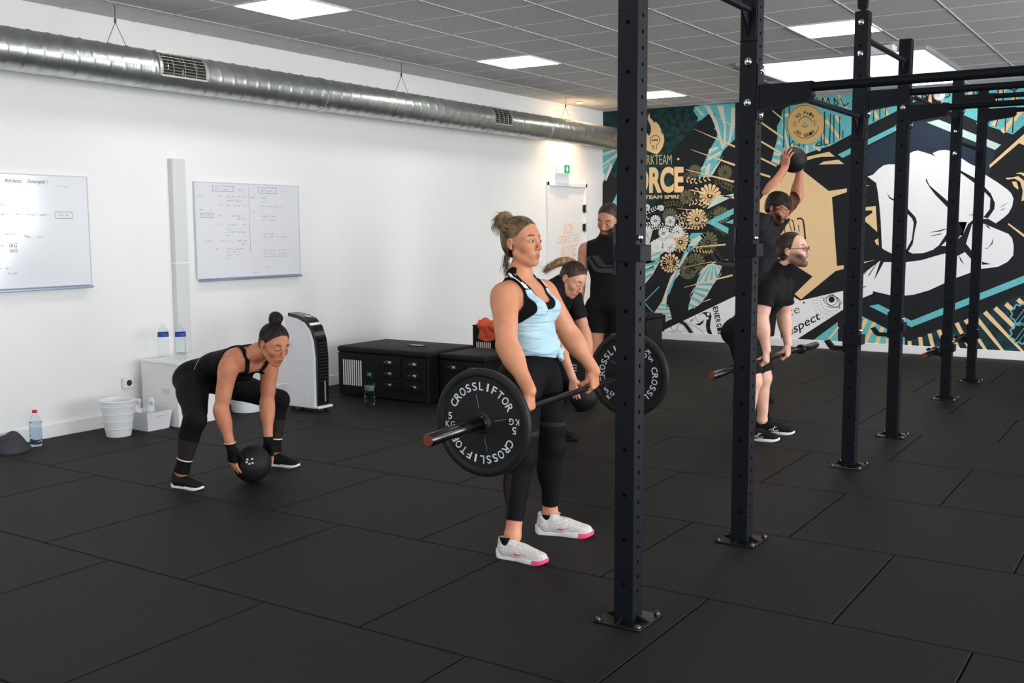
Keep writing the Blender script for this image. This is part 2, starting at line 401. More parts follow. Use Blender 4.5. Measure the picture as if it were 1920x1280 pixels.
# ================================================================ MURAL on the back wall (flat print, traced on the wall plane)
mat('mural_ink', (33,35,39), 0.7, spec=0.2)
mat('mural_navy', (42,53,68), 0.7, spec=0.2)
mat('mural_gold', (243,208,157), 0.7, spec=0.2)
mat('mural_plate', (222,184,118), 0.7, spec=0.2)
mat('mural_teal', (120,204,208), 0.7, spec=0.2, var=(60,0.12,(96,182,188)))
mat('mural_mint', (196,222,214), 0.7, spec=0.2)
mat('mural_cream', (222,218,204), 0.7, spec=0.2)
mat('mural_white', (246,246,247), 0.7, spec=0.2)
mat('mural_olive', (112,112,84), 0.7, spec=0.2)
mat('mural_deep', (28,40,44), 0.7, spec=0.2)
mat('mural_speckle', (22,31,33), 0.7, spec=0.2, var=(16,0.2,(38,78,78)))
mat('mural_fleck', (26,38,44), 0.7, spec=0.2, var=(9,0.14,(32,72,78)))
mat('mural_line', (74,78,84), 0.7, spec=0.2)
MU = thing('wall_mural', 'printed gym mural of a white fist, gold shapes and teal rays across the back wall', 'mural', (-3.0,YB,1.5))
def wallpt(px, py, lift):
    d = CR*((px-960)/F_PX)+CD*((py-640)/F_PX)+CF
    t = (YB)/d[1]
    return (t*d[0], YB-lift, min(max(CAM_H+t*d[2], .1), 3.072))
SPLIT = {'cream_ray','teal_ray','gold_line','brush_stroke','arrowhead','banner_band','cobra','star','gold_flame','gold_scrap','fist','fist_crease','feather_barb','teal_rays'}
REG = {0:(0,0,1),1:(1200,170,6.4),2:(1200,360,8.535),3:(1200,490,8.0),4:(1400,160,8.535),5:(1400,300,6.4),6:(1480,480,6.4),7:(1600,220,5.82),8:(1600,420,4.92),9:(1110,190,5.57),10:(1580,60,5.647)}
def rp(r, pts): ox, oy, s = REG[r]; return [(ox+x/s, oy+y/s) for x, y in pts]
def mural(name, r, polys, m, lay):
    b = MB(); split = name in SPLIT
    for pl in polys:
        q = [wallpt(x, y, .0006+.0007*lay) for x, y in rp(r, pl)]
        b.add(q, [tuple(range(len(q)))])
        if split: b.build(name, M('mural_'+m), MU); b = MB()
    if split: return
    o = b.build(name, M('mural_'+m), MU)
    if len(polys) > 1: o['kind'] = 'stuff'
    return o
def strip(p0, w0, p1, w1):
    dx, dy = p1[0]-p0[0], p1[1]-p0[1]; l = math.hypot(dx, dy) or 1; nx, ny_ = -dy/l, dx/l
    return [(p0[0]+nx*w0/2,p0[1]+ny_*w0/2),(p1[0]+nx*w1/2,p1[1]+ny_*w1/2),(p1[0]-nx*w1/2,p1[1]-ny_*w1/2),(p0[0]-nx*w0/2,p0[1]-ny_*w0/2)]
def line(pts, w): return [strip(a, w, b, w) for a, b in zip(pts, pts[1:])]
def disc(c, r, n=28, ry=None): return [(c[0]+r*math.cos(2*math.pi*i/n), c[1]+(ry or r)*math.sin(2*math.pi*i/n)) for i in range(n)]
def ringp(c, r, w, a0=0, a1=360, n=28, k=1.0):
    a = [R(a0+(a1-a0)*i/n) for i in range(n+1)]
    return [[(c[0]+(r)*math.cos(s),c[1]+k*(r)*math.sin(s)),(c[0]+(r)*math.cos(t),c[1]+k*(r)*math.sin(t)),(c[0]+(r-w)*math.cos(t),c[1]+k*(r-w)*math.sin(t)),(c[0]+(r-w)*math.cos(s),c[1]+k*(r-w)*math.sin(s))] for s, t in zip(a, a[1:])]
def petal(c, a, r0, r1, w):
    ca, sa = math.cos(a), math.sin(a); out = []
    for u, v in ((r0,-.12*w),(r0+.5*(r1-r0),-.36*w),(r0+.8*(r1-r0),-.5*w),(r0+.95*(r1-r0),-.34*w),(r1,0),(r0+.95*(r1-r0),.34*w),(r0+.8*(r1-r0),.5*w),(r0+.5*(r1-r0),.36*w),(r0,.12*w)):
        out.append((c[0]+u*ca-v*sa, c[1]+u*sa+v*ca))
    return out
def flower(name, r, c, rad, m, lay, n=15, up=1.25):
    pl = []
    for i in range(n):
        a = 2*math.pi*i/n-math.pi/2; rr = rad*(1+(up-1)*.5*(1-math.sin(a)) if up > 1 else 1)
        pl.append(petal(c, a, rad*.28, rr, 2*math.pi*rr/n*.66))
    pl.append(disc(c, rad*.13, 10))
    mural(name, r, pl, m, lay)
def vine(r, pts, size, m, lay, step=None):
    pl = []; step = step or size*.9
    for a, b in zip(pts, pts[1:]):
        l = math.hypot(b[0]-a[0], b[1]-a[1]); k = max(1, int(l/(step*.95)))
        for i in range(k):
            c = (a[0]+(b[0]-a[0])*i/k, a[1]+(b[1]-a[1])*i/k); t = math.atan2(b[1]-a[1], b[0]-a[0])
            for s in (-1, 1): pl.append(petal(c, t+s*.9, 0, size, size*.42))
    mural('leaf_sprig', r, pl, m, lay)
def mtext(name, s, r, quad, m, lay, bold=0.0):
    """quad: bottom-left, bottom-right, top-right, top-left in region coords"""
    V, Fc = text2d(s, bold); V = V-V.min(0); V = V/V.max(0); q = rp(r, quad)
    pts = []
    for u, v in V:
        x = (1-v)*((1-u)*q[0][0]+u*q[1][0])+v*((1-u)*q[3][0]+u*q[2][0]); y = (1-v)*((1-u)*q[0][1]+u*q[1][1])+v*((1-u)*q[3][1]+u*q[2][1])
        pts.append(wallpt(x, y, .0006+.0007*lay))
    mesh_obj(name, pts, Fc, M('mural_'+m), MU)
mesh_obj('mural_ground', [(XW,YB-.0006,.1),(3.2,YB-.0006,.1),(3.2,YB-.0006,HC),(XW,YB-.0006,HC)], [(0,1,2,3)], M('mural_ink'), MU)
# left dark starry field and the club emblem
mural('speckled_field', 0, [[(1118,200),(1330,180),(1300,260),(1268,285),(1262,345),(1215,395),(1118,300)]], 'speckle', 1)
mural('feather_shape', 1, [[(560,540),(690,400),(760,330),(905,270),(870,380),(920,360),(890,470),(945,465),(900,570),(820,720),(730,930),(560,960),(400,900),(420,690)]], 'ink', 2)
mural('feather_barb', 1, [strip((520,880),60,(660,520),20), strip((600,880),60,(760,480),14), strip((690,860),50,(820,560),14)], 'deep', 3)
mural('teal_rays', 9, [[(72,470),(280,455),(280,560),(75,920)]], 'teal', 2)
mural('cream_ray', 9, [strip((72,500),22,(280,462),22),strip((72,575),24,(280,490),26),strip((72,690),22,(280,545),26),strip((72,750),12,(190,640),10),[(120,735),(140,780),(118,830),(100,790)],[(200,640),(215,680),(150,830),(135,820)]], 'cream', 3)
mural('teal_rays', 9, [[(262,960),(280,950),(280,1180),(200,1090)]], 'teal', 2)
mural('cream_ray', 9, [strip((205,1080),20,(280,1160),26)], 'cream', 3)
mural('flame', 1, [[(120,265),(95,310),(95,350),(125,410),(135,450),(130,500),(110,545),(85,510),(70,480),(40,520),(20,580),(30,650),(70,710),(140,742),(205,765),(240,730),(275,670),(292,600),(288,545),(270,500),(262,535),(255,470),(235,420),(215,395),(185,370),(175,390),(150,350),(120,325)]], 'gold', 4)
mural('emblem_fist_line', 1, line([(130,640),(125,580),(150,545),(200,535),(235,560),(238,600),(215,640),(200,655)],7)+line([(140,590),(165,600),(180,585),(200,600),(215,580)],12)+line([(150,650),(155,690)],7)+line([(165,655),(168,720)],6)+line([(198,655),(200,710)],7), 'ink', 5)
mtext('emblem_text','WORKTEAM',1,[(-75,890),(380,884),(380,768),(-75,774)],'gold',4,-.012)
mural('emblem_dot', 1, [disc((460,820),14)], 'gold', 4)
mtext('emblem_text','FORCE',1,[(-185,1236),(525,1222),(525,908),(-185,922)],'gold',4,.045)
mtext('emblem_text','TEAM SPIRIT',2,[(75,110),(690,102),(690,44),(75,52)],'gold',4,.03)
# upper teal fan
mural('teal_rays', 1, [[(660,190),(760,165),(1145,150),(1140,580),(1000,720),(850,1040),(700,1030),(830,720),(900,600),(950,470),(890,470),(920,360),(870,380),(905,275),(820,280),(740,350),(680,370),(700,330),(640,240)]], 'teal', 3)
mural('cream_ray', 1, [[(655,190),(695,205),(775,295),(740,300)],[(775,180),(835,178),(930,380),(1010,690),(985,700),(900,420),(870,345)],[(925,180),(1000,180),(1030,400),(1035,650),(1000,690),(1010,420)],[(1095,210),(1140,200),(1140,420),(1080,620),(1058,640),(1090,400)],[(830,700),(930,670),(940,692),(820,760)],[(820,800),(980,720),(965,762),(800,850)],[(730,930),(815,855),(800,900),(740,955)],[(790,880),(850,870),(830,1000),(785,1000)],[(845,1000),(1000,780),(960,860),(870,1010)]], 'cream', 4)
mural('gold_line', 1, [strip((650,460),3,(1140,672),24),strip((610,705),3,(1140,892),26),strip((550,945),6,(1130,1092),26),strip((590,1190),8,(1130,1285),20),strip((930,320),3,(1135,428),14)], 'gold', 5)
# flowers and sprigs
for c, rd, m_ in (((840,1260),118,'gold'),((1020,985),78,'olive'),((660,970),70,'olive')): flower('rosette', 1, c, rd, m_, 3)
for c, rd, m_ in (((915,435),140,'gold'),((650,800),140,'gold'),((480,1150),140,'gold'),((1090,800),140,'olive'),((890,1140),138,'olive'),((1310,380),120,'olive'),((480,390),110,'olive'),((740,90),100,'olive'),((250,460),76,'white'),((485,470),76,'white'),((380,660),76,'white'),((600,650),86,'white'),((110,250),48,'white'),((340,260),44,'white'),((470,870),104,'white'),((270,870),96,'white')): flower('rosette', 2, c, rd, m_, 4 if m_ != 'white' else 5)
flower('rosette', 3, (720,150), 120, 'olive', 4)
flower('rosette', 3, (440,40), 96, 'gold', 4)
for r, pts, sz, m_ in ((2,[(1060,230),(980,170),(860,150),(760,190)],56,'gold'),(2,[(700,220),(560,170),(380,200)],50,'olive'),(2,[(1040,490),(960,560),(760,540),(600,500)],58,'gold'),(2,[(700,520),(520,560),(330,520),(90,520)],46,'white'),(2,[(90,330),(180,300),(280,240),(380,250)],40,'white'),(2,[(640,400),(740,330),(820,300)],50,'gold'),(2,[(1060,420),(1180,310),(1300,240)],48,'olive'),(2,[(560,900),(680,930),(800,900),(1000,930),(1180,940)],52,'gold'),(2,[(620,1120),(720,1080),(760,1010)],44,'gold'),(1,[(560,1060),(650,1090),(760,1060),(860,1040)],46,'gold'),(1,[(700,1180),(620,1230)],40,'gold'),(1,[(980,1120),(1120,1180)],44,'olive'),(2,[(110,420),(160,380)],40,'white'),(2,[(560,380),(620,420),(580,470)],38,'white'),(2,[(1250,700),(1380,760)],44,'deep')):
    vine(r, pts, sz, m_, 4)
for r, pts, sz, m_ in ((2,[(90,600),(300,560),(520,600)],40,'white'),(2,[(560,560),(700,620),(760,700)],40,'white'),(2,[(420,950),(520,880),(640,900)],40,'gold'),(2,[(1010,330),(1060,420),(1040,520)],44,'gold'),(2,[(770,420),(640,460)],44,'gold'),(2,[(860,1020),(760,1080),(700,1180)],40,'olive'),(2,[(1180,560),(1300,600),(1380,680)],42,'olive'),(2,[(1000,1000),(1120,960),(1230,900)],40,'olive'),(2,[(1100,160),(1000,110),(880,60),(800,40)],44,'olive'),(1,[(540,1000),(620,1060)],36,'olive'),(1,[(900,1100),(1020,1080),(1120,1120)],40,'olive')): vine(r, pts, sz, m_, 4)
# white and teal brush strokes, arrowheads
mural('brush_stroke', 2, [[(75,560),(160,560),(205,610),(150,830),(330,710),(440,640),(500,640),(560,780),(440,920),(330,1000),(200,1270),(70,1285)]], 'cream', 3)
mural('teal_ray', 2, [strip((70,1150),46,(320,1060),50),strip((70,1260),30,(230,1200),50),strip((150,1040),20,(330,960),40),strip((90,650),26,(150,760),10),strip((300,960),8,(440,700),20)], 'teal', 4)
mural('arrowhead', 2, [[(1060,480),(1500,255),(1500,350),(1240,480),(1420,575),(1410,668)],[(1370,490),(1495,432),(1495,508)]], 'teal', 5)
mural('arrowhead', 2, [[(1070,275),(1190,90),(1500,25),(1500,65)]], 'mint', 5)
mural('brush_stroke', 2, [[(730,910),(800,690),(830,655),(980,650),(1045,665),(1055,720),(900,880),(790,950),(600,1285),(580,1285),(640,1120)]], 'teal', 4)
mural('cream_ray', 2, [[(770,870),(840,760),(960,690),(1000,740),(880,860)],[(730,980),(790,950),(640,1200),(610,1200)]], 'cream', 5)
mural('gold_line', 2, [strip((600,265),6,(1030,300),14),strip((670,580),6,(850,585),12),strip((850,885),10,(1370,838),28),strip((690,1212),10,(1410,1085),28)], 'gold', 6)
mural('brush_stroke', 3, [[(62,-10),(300,-5),(190,200),(62,355)],[(575,90),(620,160),(500,300),(405,540),(390,690),(435,680),(480,860),(385,905),(385,800),(205,780),(330,600),(460,230)]], 'cream', 4)
mural('teal_ray', 3, [strip((62,60),40,(270,20),40),strip((62,160),44,(220,100),44),strip((62,255),40,(180,190),40),strip((580,110),16,(420,480),46),strip((300,650),26,(420,660),26),strip((260,710),24,(440,715),26),strip((210,780),22,(455,780),22),strip((400,840),26,(470,835),26)], 'teal', 5)
mural('teal_outline', 3, line([(62,610),(290,380)],14)+line([(62,610),(195,760)],14), 'teal', 5)
mural('brush_stroke', 3, [[(1050,20),(1230,70),(1150,280),(1100,345),(1000,520),(880,660),(725,730),(740,630),(830,400),(860,290),(950,100)],[(860,210),(950,95),(940,150)],[(740,520),(820,380),(800,450)],[(1160,260),(1225,165),(1215,200)]], 'cream', 4)
mural('teal_ray', 3, [strip((1050,50),10,(880,300),36),strip((1075,60),10,(980,300),40),strip((1095,60),10,(1070,290),42),strip((1115,60),12,(1160,250),40),strip((1140,60),10,(1220,120),26),strip((830,340),26,(1090,345),40),strip((810,400),26,(1040,440),46),strip((790,450),30,(980,530),46),strip((760,530),34,(920,620),46),strip((735,640),34,(830,690),46)], 'teal', 5)
mural('gold_line', 3, [strip((640,95),8,(1080,15),34),strip((660,390),5,(1390,205),28),strip((900,620),8,(1060,565),14)], 'gold', 6)
# white banner with cobra, words and eye
mural('white_banner', 0, [[(1246,618),(1372,558),(1400,546),(1440,548),(1486,555),(1500,563.5),(1581,545),(1581,580),(1495,642),(1372,634),(1246,629)]], 'white', 3)
mural('banner_band', 3, [[(580,910),(640,890),(700,930),(760,1010),(800,1125),(735,1120),(705,1020),(650,945)],[(385,1075),(440,1050),(510,1050),(580,1075),(640,1115),(385,1100)]], 'ink', 4)
mural('cobra', 3, [[(930,765),(1000,755),(1060,770),(1075,830),(1060,900),(1050,990),(1085,1135),(1030,1135),(1000,1040),(990,960),(1000,880),(990,810)],[(830,945),(900,920),(960,870),(970,900),(900,960)]], 'ink', 4)
mural('cobra_scale', 3, [disc((1025,790),22,12),disc((1015,850),20,12),disc((965,895),16,10),disc((965,935),18,10),disc((965,975),20,10),disc((970,1015),20,10),disc((910,1000),18,10),disc((860,975),16,10),disc((815,955),13,10)], 'white', 5)
mural('banner_line', 3, line([(650,880),(720,930),(780,1020),(812,1125)],7)+line([(590,915),(650,960),(690,1030),(712,1120)],6)+ringp((620,1000),66,7,90,330,16)+ringp((520,980),52,6,60,250,14)+ringp((650,1090),50,6,150,300,12)+ringp((440,1020),40,6,180,330,12)+line([(890,800),(960,770),(1000,765)],8)+line([(750,930),(770,870),(790,890),(800,850)],9)+line([(760,945),(830,975),(930,1040),(960,1110)],6)+ringp((920,820),92,6,100,190,12), 'line', 4)
V_ = 'ENERGIE'
for i, ch in enumerate(V_):
    x0 = 1092+i*13; y0 = 690+i*63; mtext('banner_text', ch, 3, [(x0,y0-6),(x0+4,y0+46),(x0+82,y0+30),(x0+76,y0-22)], 'ink', 4, .03)
mtext('banner_text','Respect',6,[(-95,1045),(385,785),(350,655),(-110,900)],'ink',4,.01)
mtext('banner_text','ce',6,[(-10,728),(130,675),(118,610),(-18,655)],'ink',4,-.01)
mural('star', 6, [[(c[0]+(s if k % 2 else s*.4)*math.cos(math.pi*k/5),c[1]+(s if k % 2 else s*.4)*math.sin(math.pi*k/5)) for k in range(10)] for c, s in (((45,550),32),((175,557),20))], 'ink', 4)
mural('eye_pupil', 6, [disc((508,520),37)], 'ink', 5)
mural('eye_line', 6, ringp((508,528),66,7,0,360,24)+ringp((508,585),118,8,205,350,20,.95)+ringp((520,480),140,7,30,120,14)+line([(400,490),(430,560),(500,600),(610,625)],7)+line([(510,455),(570,500),(600,560),(605,620)],9), 'line', 4)
mural('eye_ray', 6, [strip((508+(120+j*44)*math.cos(R(a)),540+(110+j*44)*math.sin(R(a))),3,(508+(150+j*44)*math.cos(R(a)),540+(138+j*44)*math.sin(R(a))),4) for j in range(3) for a in range(62,216,11) if not (j == 2 and a > 190)], 'line', 4)
mural('lower_rays', 6, [[(582,790),(290,1012),(440,1050),(582,1062)]], 'teal', 3)
mural('gold_line', 6, [strip((590,850),26,(460,1045),30)], 'gold', 4)
# gold hexagon with its lettering
mural('gold_hexagon', 0, [[(1405,402),(1447,345),(1478,310),(1502,317),(1554,358),(1588,353),(1588,360),(1560,369.5),(1569.5,498.5),(1582,497),(1582,504),(1566.7,508),(1502,561),(1490,551),(1523.7,518),(1501,503.5),(1470,490),(1405,455)]], 'gold', 3)
mural('gold_flame', 4, [[(940,1150),(1080,1115),(1320,1062),(1412,1138),(1200,1142),(1060,1168),(940,1212)],[(1155,1268),(1230,1220),(1470,1188),(1560,1258),(1350,1260)]], 'gold', 3)
for pts, w_ in (([(415,740),(440,750),(455,800),(462,870)],9),([(480,725),(505,740),(525,800),(540,850)],9),([(535,720),(555,725),(572,800),(575,850)],12),([(605,710),(640,695),(675,715),(690,790),(705,950)],19),([(612,780),(625,790),(630,860)],10)): mural('hexagon_text', 5, line(pts, w_), 'ink', 4)
# teal upper band with gold stripes, strokes and the painted weight plate
mural('teal_band', 0, [[(1468,205),(1512,178),(1600,172),(1925,148),(1925,231),(1899,252),(1853,236),(1790,208),(1765,190),(1745,178),(1725,186),(1622,238),(1594,253),(1557,273),(1511,288),(1466,284),(1461,310),(1446,303),(1458,257),(1457,237),(1463,226)]], 'teal', 2)
mural('cream_ray', 4, [[(560,600),(590,620),(690,1000),(650,1000),(600,800)],[(480,940),(520,870),(560,950)],[(400,1210),(520,1260),(540,1200),(430,1170)],[(440,1060),(540,1100),(540,1130),(430,1110)],[(580,460),(700,440),(640,520)],[(950,960),(990,960),(985,1085),(950,1085)]], 'cream', 3)
mural('gold_line', 4, [strip((1200,170),44,(1330,330),44),strip((1420,480),52,(1500,600),52),strip((1270,560),52,(1500,860),52),strip((1190,780),56,(1330,960),50),strip((1480,140),46,(1540,300),46),strip((700,930),50,(960,1090),46),strip((1060,960),46,(1180,1040),46),strip((410,400),16,(600,560),24),strip((155,540),24,(600,850),34),strip((150,850),26,(570,1095),34),strip((145,1125),26,(480,1290),32),strip((1580,350),30,(1660,430),30)], 'gold', 4)
mural('gold_line', 5, [strip((105,145),24,(285,202),24)], 'gold', 4)
mural('rune_stroke', 4, line([(600,350),(595,1000)],17)+line([(680,340),(690,980)],15)+line([(680,980),(740,890),(770,980)],14)+line([(790,940),(850,980),(850,930)],14)+line([(920,940),(905,985)],14)+line([(1200,760),(1195,960),(1100,970),(1160,900),(1215,960)],15)+line([(1250,420),(1240,960)],16)+line([(1345,450),(1330,930),(1250,960)],15)+line([(1400,470),(1395,920)],15)+line([(1490,500),(1490,860)],14)+line([(1545,720),(1540,850)],13)+line([(1120,280),(1130,190)],13)+line([(1210,280),(1215,190),(1265,300),(1310,200),(1335,300)],15)+line([(1410,320),(1400,205),(1470,290),(1420,330)],15)+line([(1500,200),(1560,330),(1640,280)],15), 'ink', 5)
mural('painted_plate', 4, [disc((940,620),300,48,318)], 'plate', 6)
mural('plate_ring', 4, ringp((940,625),292,7,150,330,30,1.06)+ringp((940,618),222,9,10,150,30,1.05)+ringp((940,618),112,9,190,340,24,1.1)+ringp((932,618),50,9,20,160,16,1.1), 'ink', 7)
mural('plate_hole', 4, [disc((932,612),30,16,32)], 'teal', 7)
def arc_text(s, c, rad, a0, a1, hgt, inward, m_, lay, r=4):
    n = len(s)
    for i, ch in enumerate(s):
        if ch == ' ': continue
        a = R(a0+(a1-a0)*(i+.5)/n); wd = rad*abs(R(a1-a0))/n*.80
        ur = (math.cos(a), math.sin(a)); tn = (-math.sin(a), math.cos(a))
        if inward: up = (-ur[0],-ur[1]); tn = (-tn[0],-tn[1])
        else: up = ur
        b0 = (c[0]+ur[0]*rad-tn[0]*wd/2, c[1]+1.04*(ur[1]*rad-tn[1]*wd/2)); b1 = (c[0]+ur[0]*rad+tn[0]*wd/2, c[1]+1.04*(ur[1]*rad+tn[1]*wd/2))
        mtext('plate_text', ch, r, [b0,b1,(b1[0]+up[0]*hgt,b1[1]+up[1]*hgt),(b0[0]+up[0]*hgt,b0[1]+up[1]*hgt)], m_, lay, .04)
arc_text('NO PAIN',(938,620),148,-145,-38,54,False,'ink',8)
arc_text('NO GAIN',(938,620),196,142,38,52,True,'ink',8)
mural('plate_mark', 4, [strip((735,585+25*k),5,(800,575+25*k),5) for k in range(4)]+[strip((1062,565+25*k),5,(1125,560+25*k),5) for k in range(4)]+[strip((765,575),6,(770,650),6),strip((1090,555),6,(1095,635),6)], 'olive', 7)
mural('gold_line', 10, [strip((810,640),40,(815,720),40),strip((930,630),30,(925,760),40),strip((1060,690),20,(1050,780),20),strip((1375,590),36,(1310,770),36),strip((1740,560),50,(1600,750),50),strip((1880,640),46,(1780,740),40),strip((430,790),26,(480,880),26),strip((330,830),36,(370,920),36),strip((255,890),18,(260,990),18),strip((1920,800),56,(1690,1060),46),strip((1670,890),44,(1590,990),40)], 'gold', 4)
mural('rune_stroke', 10, line([(330,820),(325,950)],10)+line([(395,800),(395,920)],10)+line([(450,780),(455,880)],10)+line([(845,650),(845,720),(905,690),(850,655)],11)+line([(910,640),(905,690)],10)+line([(950,650),(960,740),(1010,750)],12)+line([(1070,700),(1130,680),(1130,630)],11)+line([(1050,750),(1130,750),(1120,790)],10)+line([(1310,640),(1360,610)],11)+line([(1390,610),(1390,760)],11)+line([(1420,620),(1440,680)],10)+line([(1650,570),(1640,740)],13)+line([(1755,560),(1760,600),(1820,620),(1870,580)],13)+line([(1820,620),(1830,730)],12)+line([(1700,570),(1700,740)],11)+line([(1660,880),(1620,1000)],10)+line([(1730,860),(1720,1050)],11)+line([(1810,850),(1800,1070)],11), 'ink', 5)
# navy field, mint and teal bars around the fist
mural('navy_field', 0, [[(1600,292),(1700,236),(1738,222),(1762,228),(1866,284),(1850,345),(1760,340),(1660,330),(1605,320)]], 'navy', 2)
mural('teal_bar', 0, [[(1571,289.5),(1681,235),(1712,219),(1716,229),(1681,244.5),(1580,296)]], 'teal', 4)
mural('mint_bar', 0, [[(1738,229.5),(1760,224),(1877,271.5),(1866,281)]], 'mint', 4)
# the fist
mural('fist', 7, [[(155,645),(215,625),(280,560),(330,525),(380,512),(455,512),(530,450),(610,395),(660,370),(710,362),(770,380),(850,405),(905,432),(865,392),(930,362),(1000,355),(1060,365),(1180,445),(1270,505),(1335,535),(1440,625),(1560,700),(1680,785),(1725,830),(1748,885),(1735,970),(1690,1050),(1640,1095),(1555,1155),(1470,1105),(1310,1115),(1250,1165),(1190,1290),(1150,1290),(1080,1400),(1020,1430),(850,1450),(770,1480),(640,1485),(560,1460),(450,1500),(330,1440),(312,1420),(300,1130),(285,960),(270,830),(250,715)]], 'white', 4)
mural('fist', 8, [[(50,490),(250,335),(280,350),(480,352),(630,330),(860,265),(960,290),(1030,255),(1090,320),(1090,445),(950,495),(850,540),(700,610),(560,650),(470,660),(340,655),(180,618),(180,642),(50,695)],[(1040,180),(1095,0),(1200,-5),(1430,90),(1465,130),(1480,200),(1475,290),(1420,350),(1330,395),(1180,412),(1095,400),(1095,250)],[(965,-20),(1050,-20),(1010,100),(966,140)]], 'white', 4)
mural('fist_crease', 7, [[(800,660),(790,690),(830,760),(900,850),(1045,1000),(1150,1130),(1150,1020),(1045,925),(830,740),(808,690)],[(1100,545),(1175,580),(1330,665),(1430,755),(1500,830),(1545,930),(1540,1000),(1470,1100),(1420,1090),(1490,1000),(1495,880),(1430,810),(1330,722),(1175,608)],[(520,930),(590,990),(680,1090),(695,1140),(672,1240),(650,1380),(590,1480),(560,1480),(640,1330),(660,1150),(640,1100),(585,1045)],[(370,820),(400,870),(440,890),(480,900),(480,915),(430,905),(390,880)],[(850,1255),(1000,1215),(1030,1215),(940,1245)],[(1255,1066),(1310,1058),(1380,1055),(1310,1068)],[(1590,988),(1700,922),(1640,965)],[(1590,1015),(1670,985),(1630,1008)],[(880,1280),(980,1262),(940,1280)]], 'ink', 5)
mural('fist_crease', 8, [[(480,245),(520,258),(560,278),(640,268),(720,248),(790,195),(870,75),(970,-30),(1010,60),(966,140),(1040,180),(1090,250),(1090,325),(1030,258),(966,292),(860,268),(800,282),(630,332),(480,352)],[(810,200),(865,150),(865,200)],[(190,520),(250,335),(282,350),(240,430)],[(975,290),(1000,330),(1025,378),(985,330)],[(1185,345),(1270,370),(1190,374)],[(50,588),(135,568),(100,585)],[(1292,120),(1285,180),(1235,228),(1205,222),(1240,220),(1275,175)],[(1210,5),(1250,20),(1268,52),(1240,30)],[(700,78),(790,58),(862,42),(800,68)],[(695,110),(760,100),(800,90),(750,108)],[(130,485),(205,370),(225,350),(150,470)],[(60,495),(125,430),(110,455)]], 'ink', 5)
mural('gap_highlight', 8, [[(812,200),(862,152),(862,200)]], 'white', 6)
# gold details left and right of the fist
mural('gold_scrap', 7, [[(60,990),(245,965),(262,1250),(180,1175),(115,1125),(120,1100),(210,1040),(205,1015),(60,1018)],[(105,745),(185,740),(105,765)],[(1485,520),(1490,552),(1810,280),(1875,310),(1875,170)],[(1660,660),(1740,655),(1800,640),(1862,690),(1875,760),(1875,900),(1835,915),(1850,800),(1820,700),(1760,668),(1680,678)],[(1770,612),(1830,600),(1875,610),(1875,650),(1830,620)],[(1730,700),(1780,700),(1800,760),(1800,790),(1750,750)],strip((1690,1160),16,(1875,1300),26)], 'gold', 4)
mural('gold_scrap', 8, [[(198,150),(230,130),(236,198),(210,185)],[(60,355),(210,328),(62,370)]], 'gold', 4)
# lower chevron, striped corner fields
mural('teal_chevron', 8, [[(145,755),(230,738),(535,890),(1585,470),(1585,536),(535,950)]], 'teal', 3)
mural('teal_field', 8, [[(0,808),(45,830),(300,960),(475,1048),(475,1150),(0,1130)]], 'teal', 2)
mural('fleck_field', 8, [[(475,1060),(530,1072),(800,968),(1070,868),(1400,715),(1585,640),(1585,1240),(475,1160)]], 'fleck', 2)
mural('gold_line', 8, [strip((60,830),32,(-40,1030),34),strip((120,875),34,(20,1080),34),strip((195,905),36,(110,1140),36),strip((270,950),38,(215,1150),36),strip((335,990),34,(310,1150),34),strip((518,1078),36,(520,1165),36),strip((617,1042),38,(625,1165),38),strip((704,1010),38,(732,1175),38),strip((788,975),40,(850,1175),40),strip((870,940),40,(965,1180),40),strip((952,910),40,(1070,1185),40),strip((1036,880),42,(1215,1200),42),strip((1120,845),42,(1375,1210),42),strip((1212,810),42,(1560,1220),44),strip((1307,772),42,(1500,960),42),strip((1407,735),42,(1490,810),42),strip((1517,692),42,(1590,760),42)], 'gold', 4)
for cx, cy in ((1550,830),(1545,1010)):
    k = [(cx+(92+10*math.cos(9*a))*math.cos(a), cy+(88+10*math.cos(9*a))*math.sin(a)) for a in [2*math.pi*i/60 for i in range(61)]]
    mural('knot_fill', 8, [k[:-1]], 'ink', 5); mural('knot_outline', 8, line(k, 14)+line([(cx-50,cy+60),(cx+30,cy-50)],6)+line([(cx-20,cy+75),(cx+60,cy-30)],6), 'teal', 6)
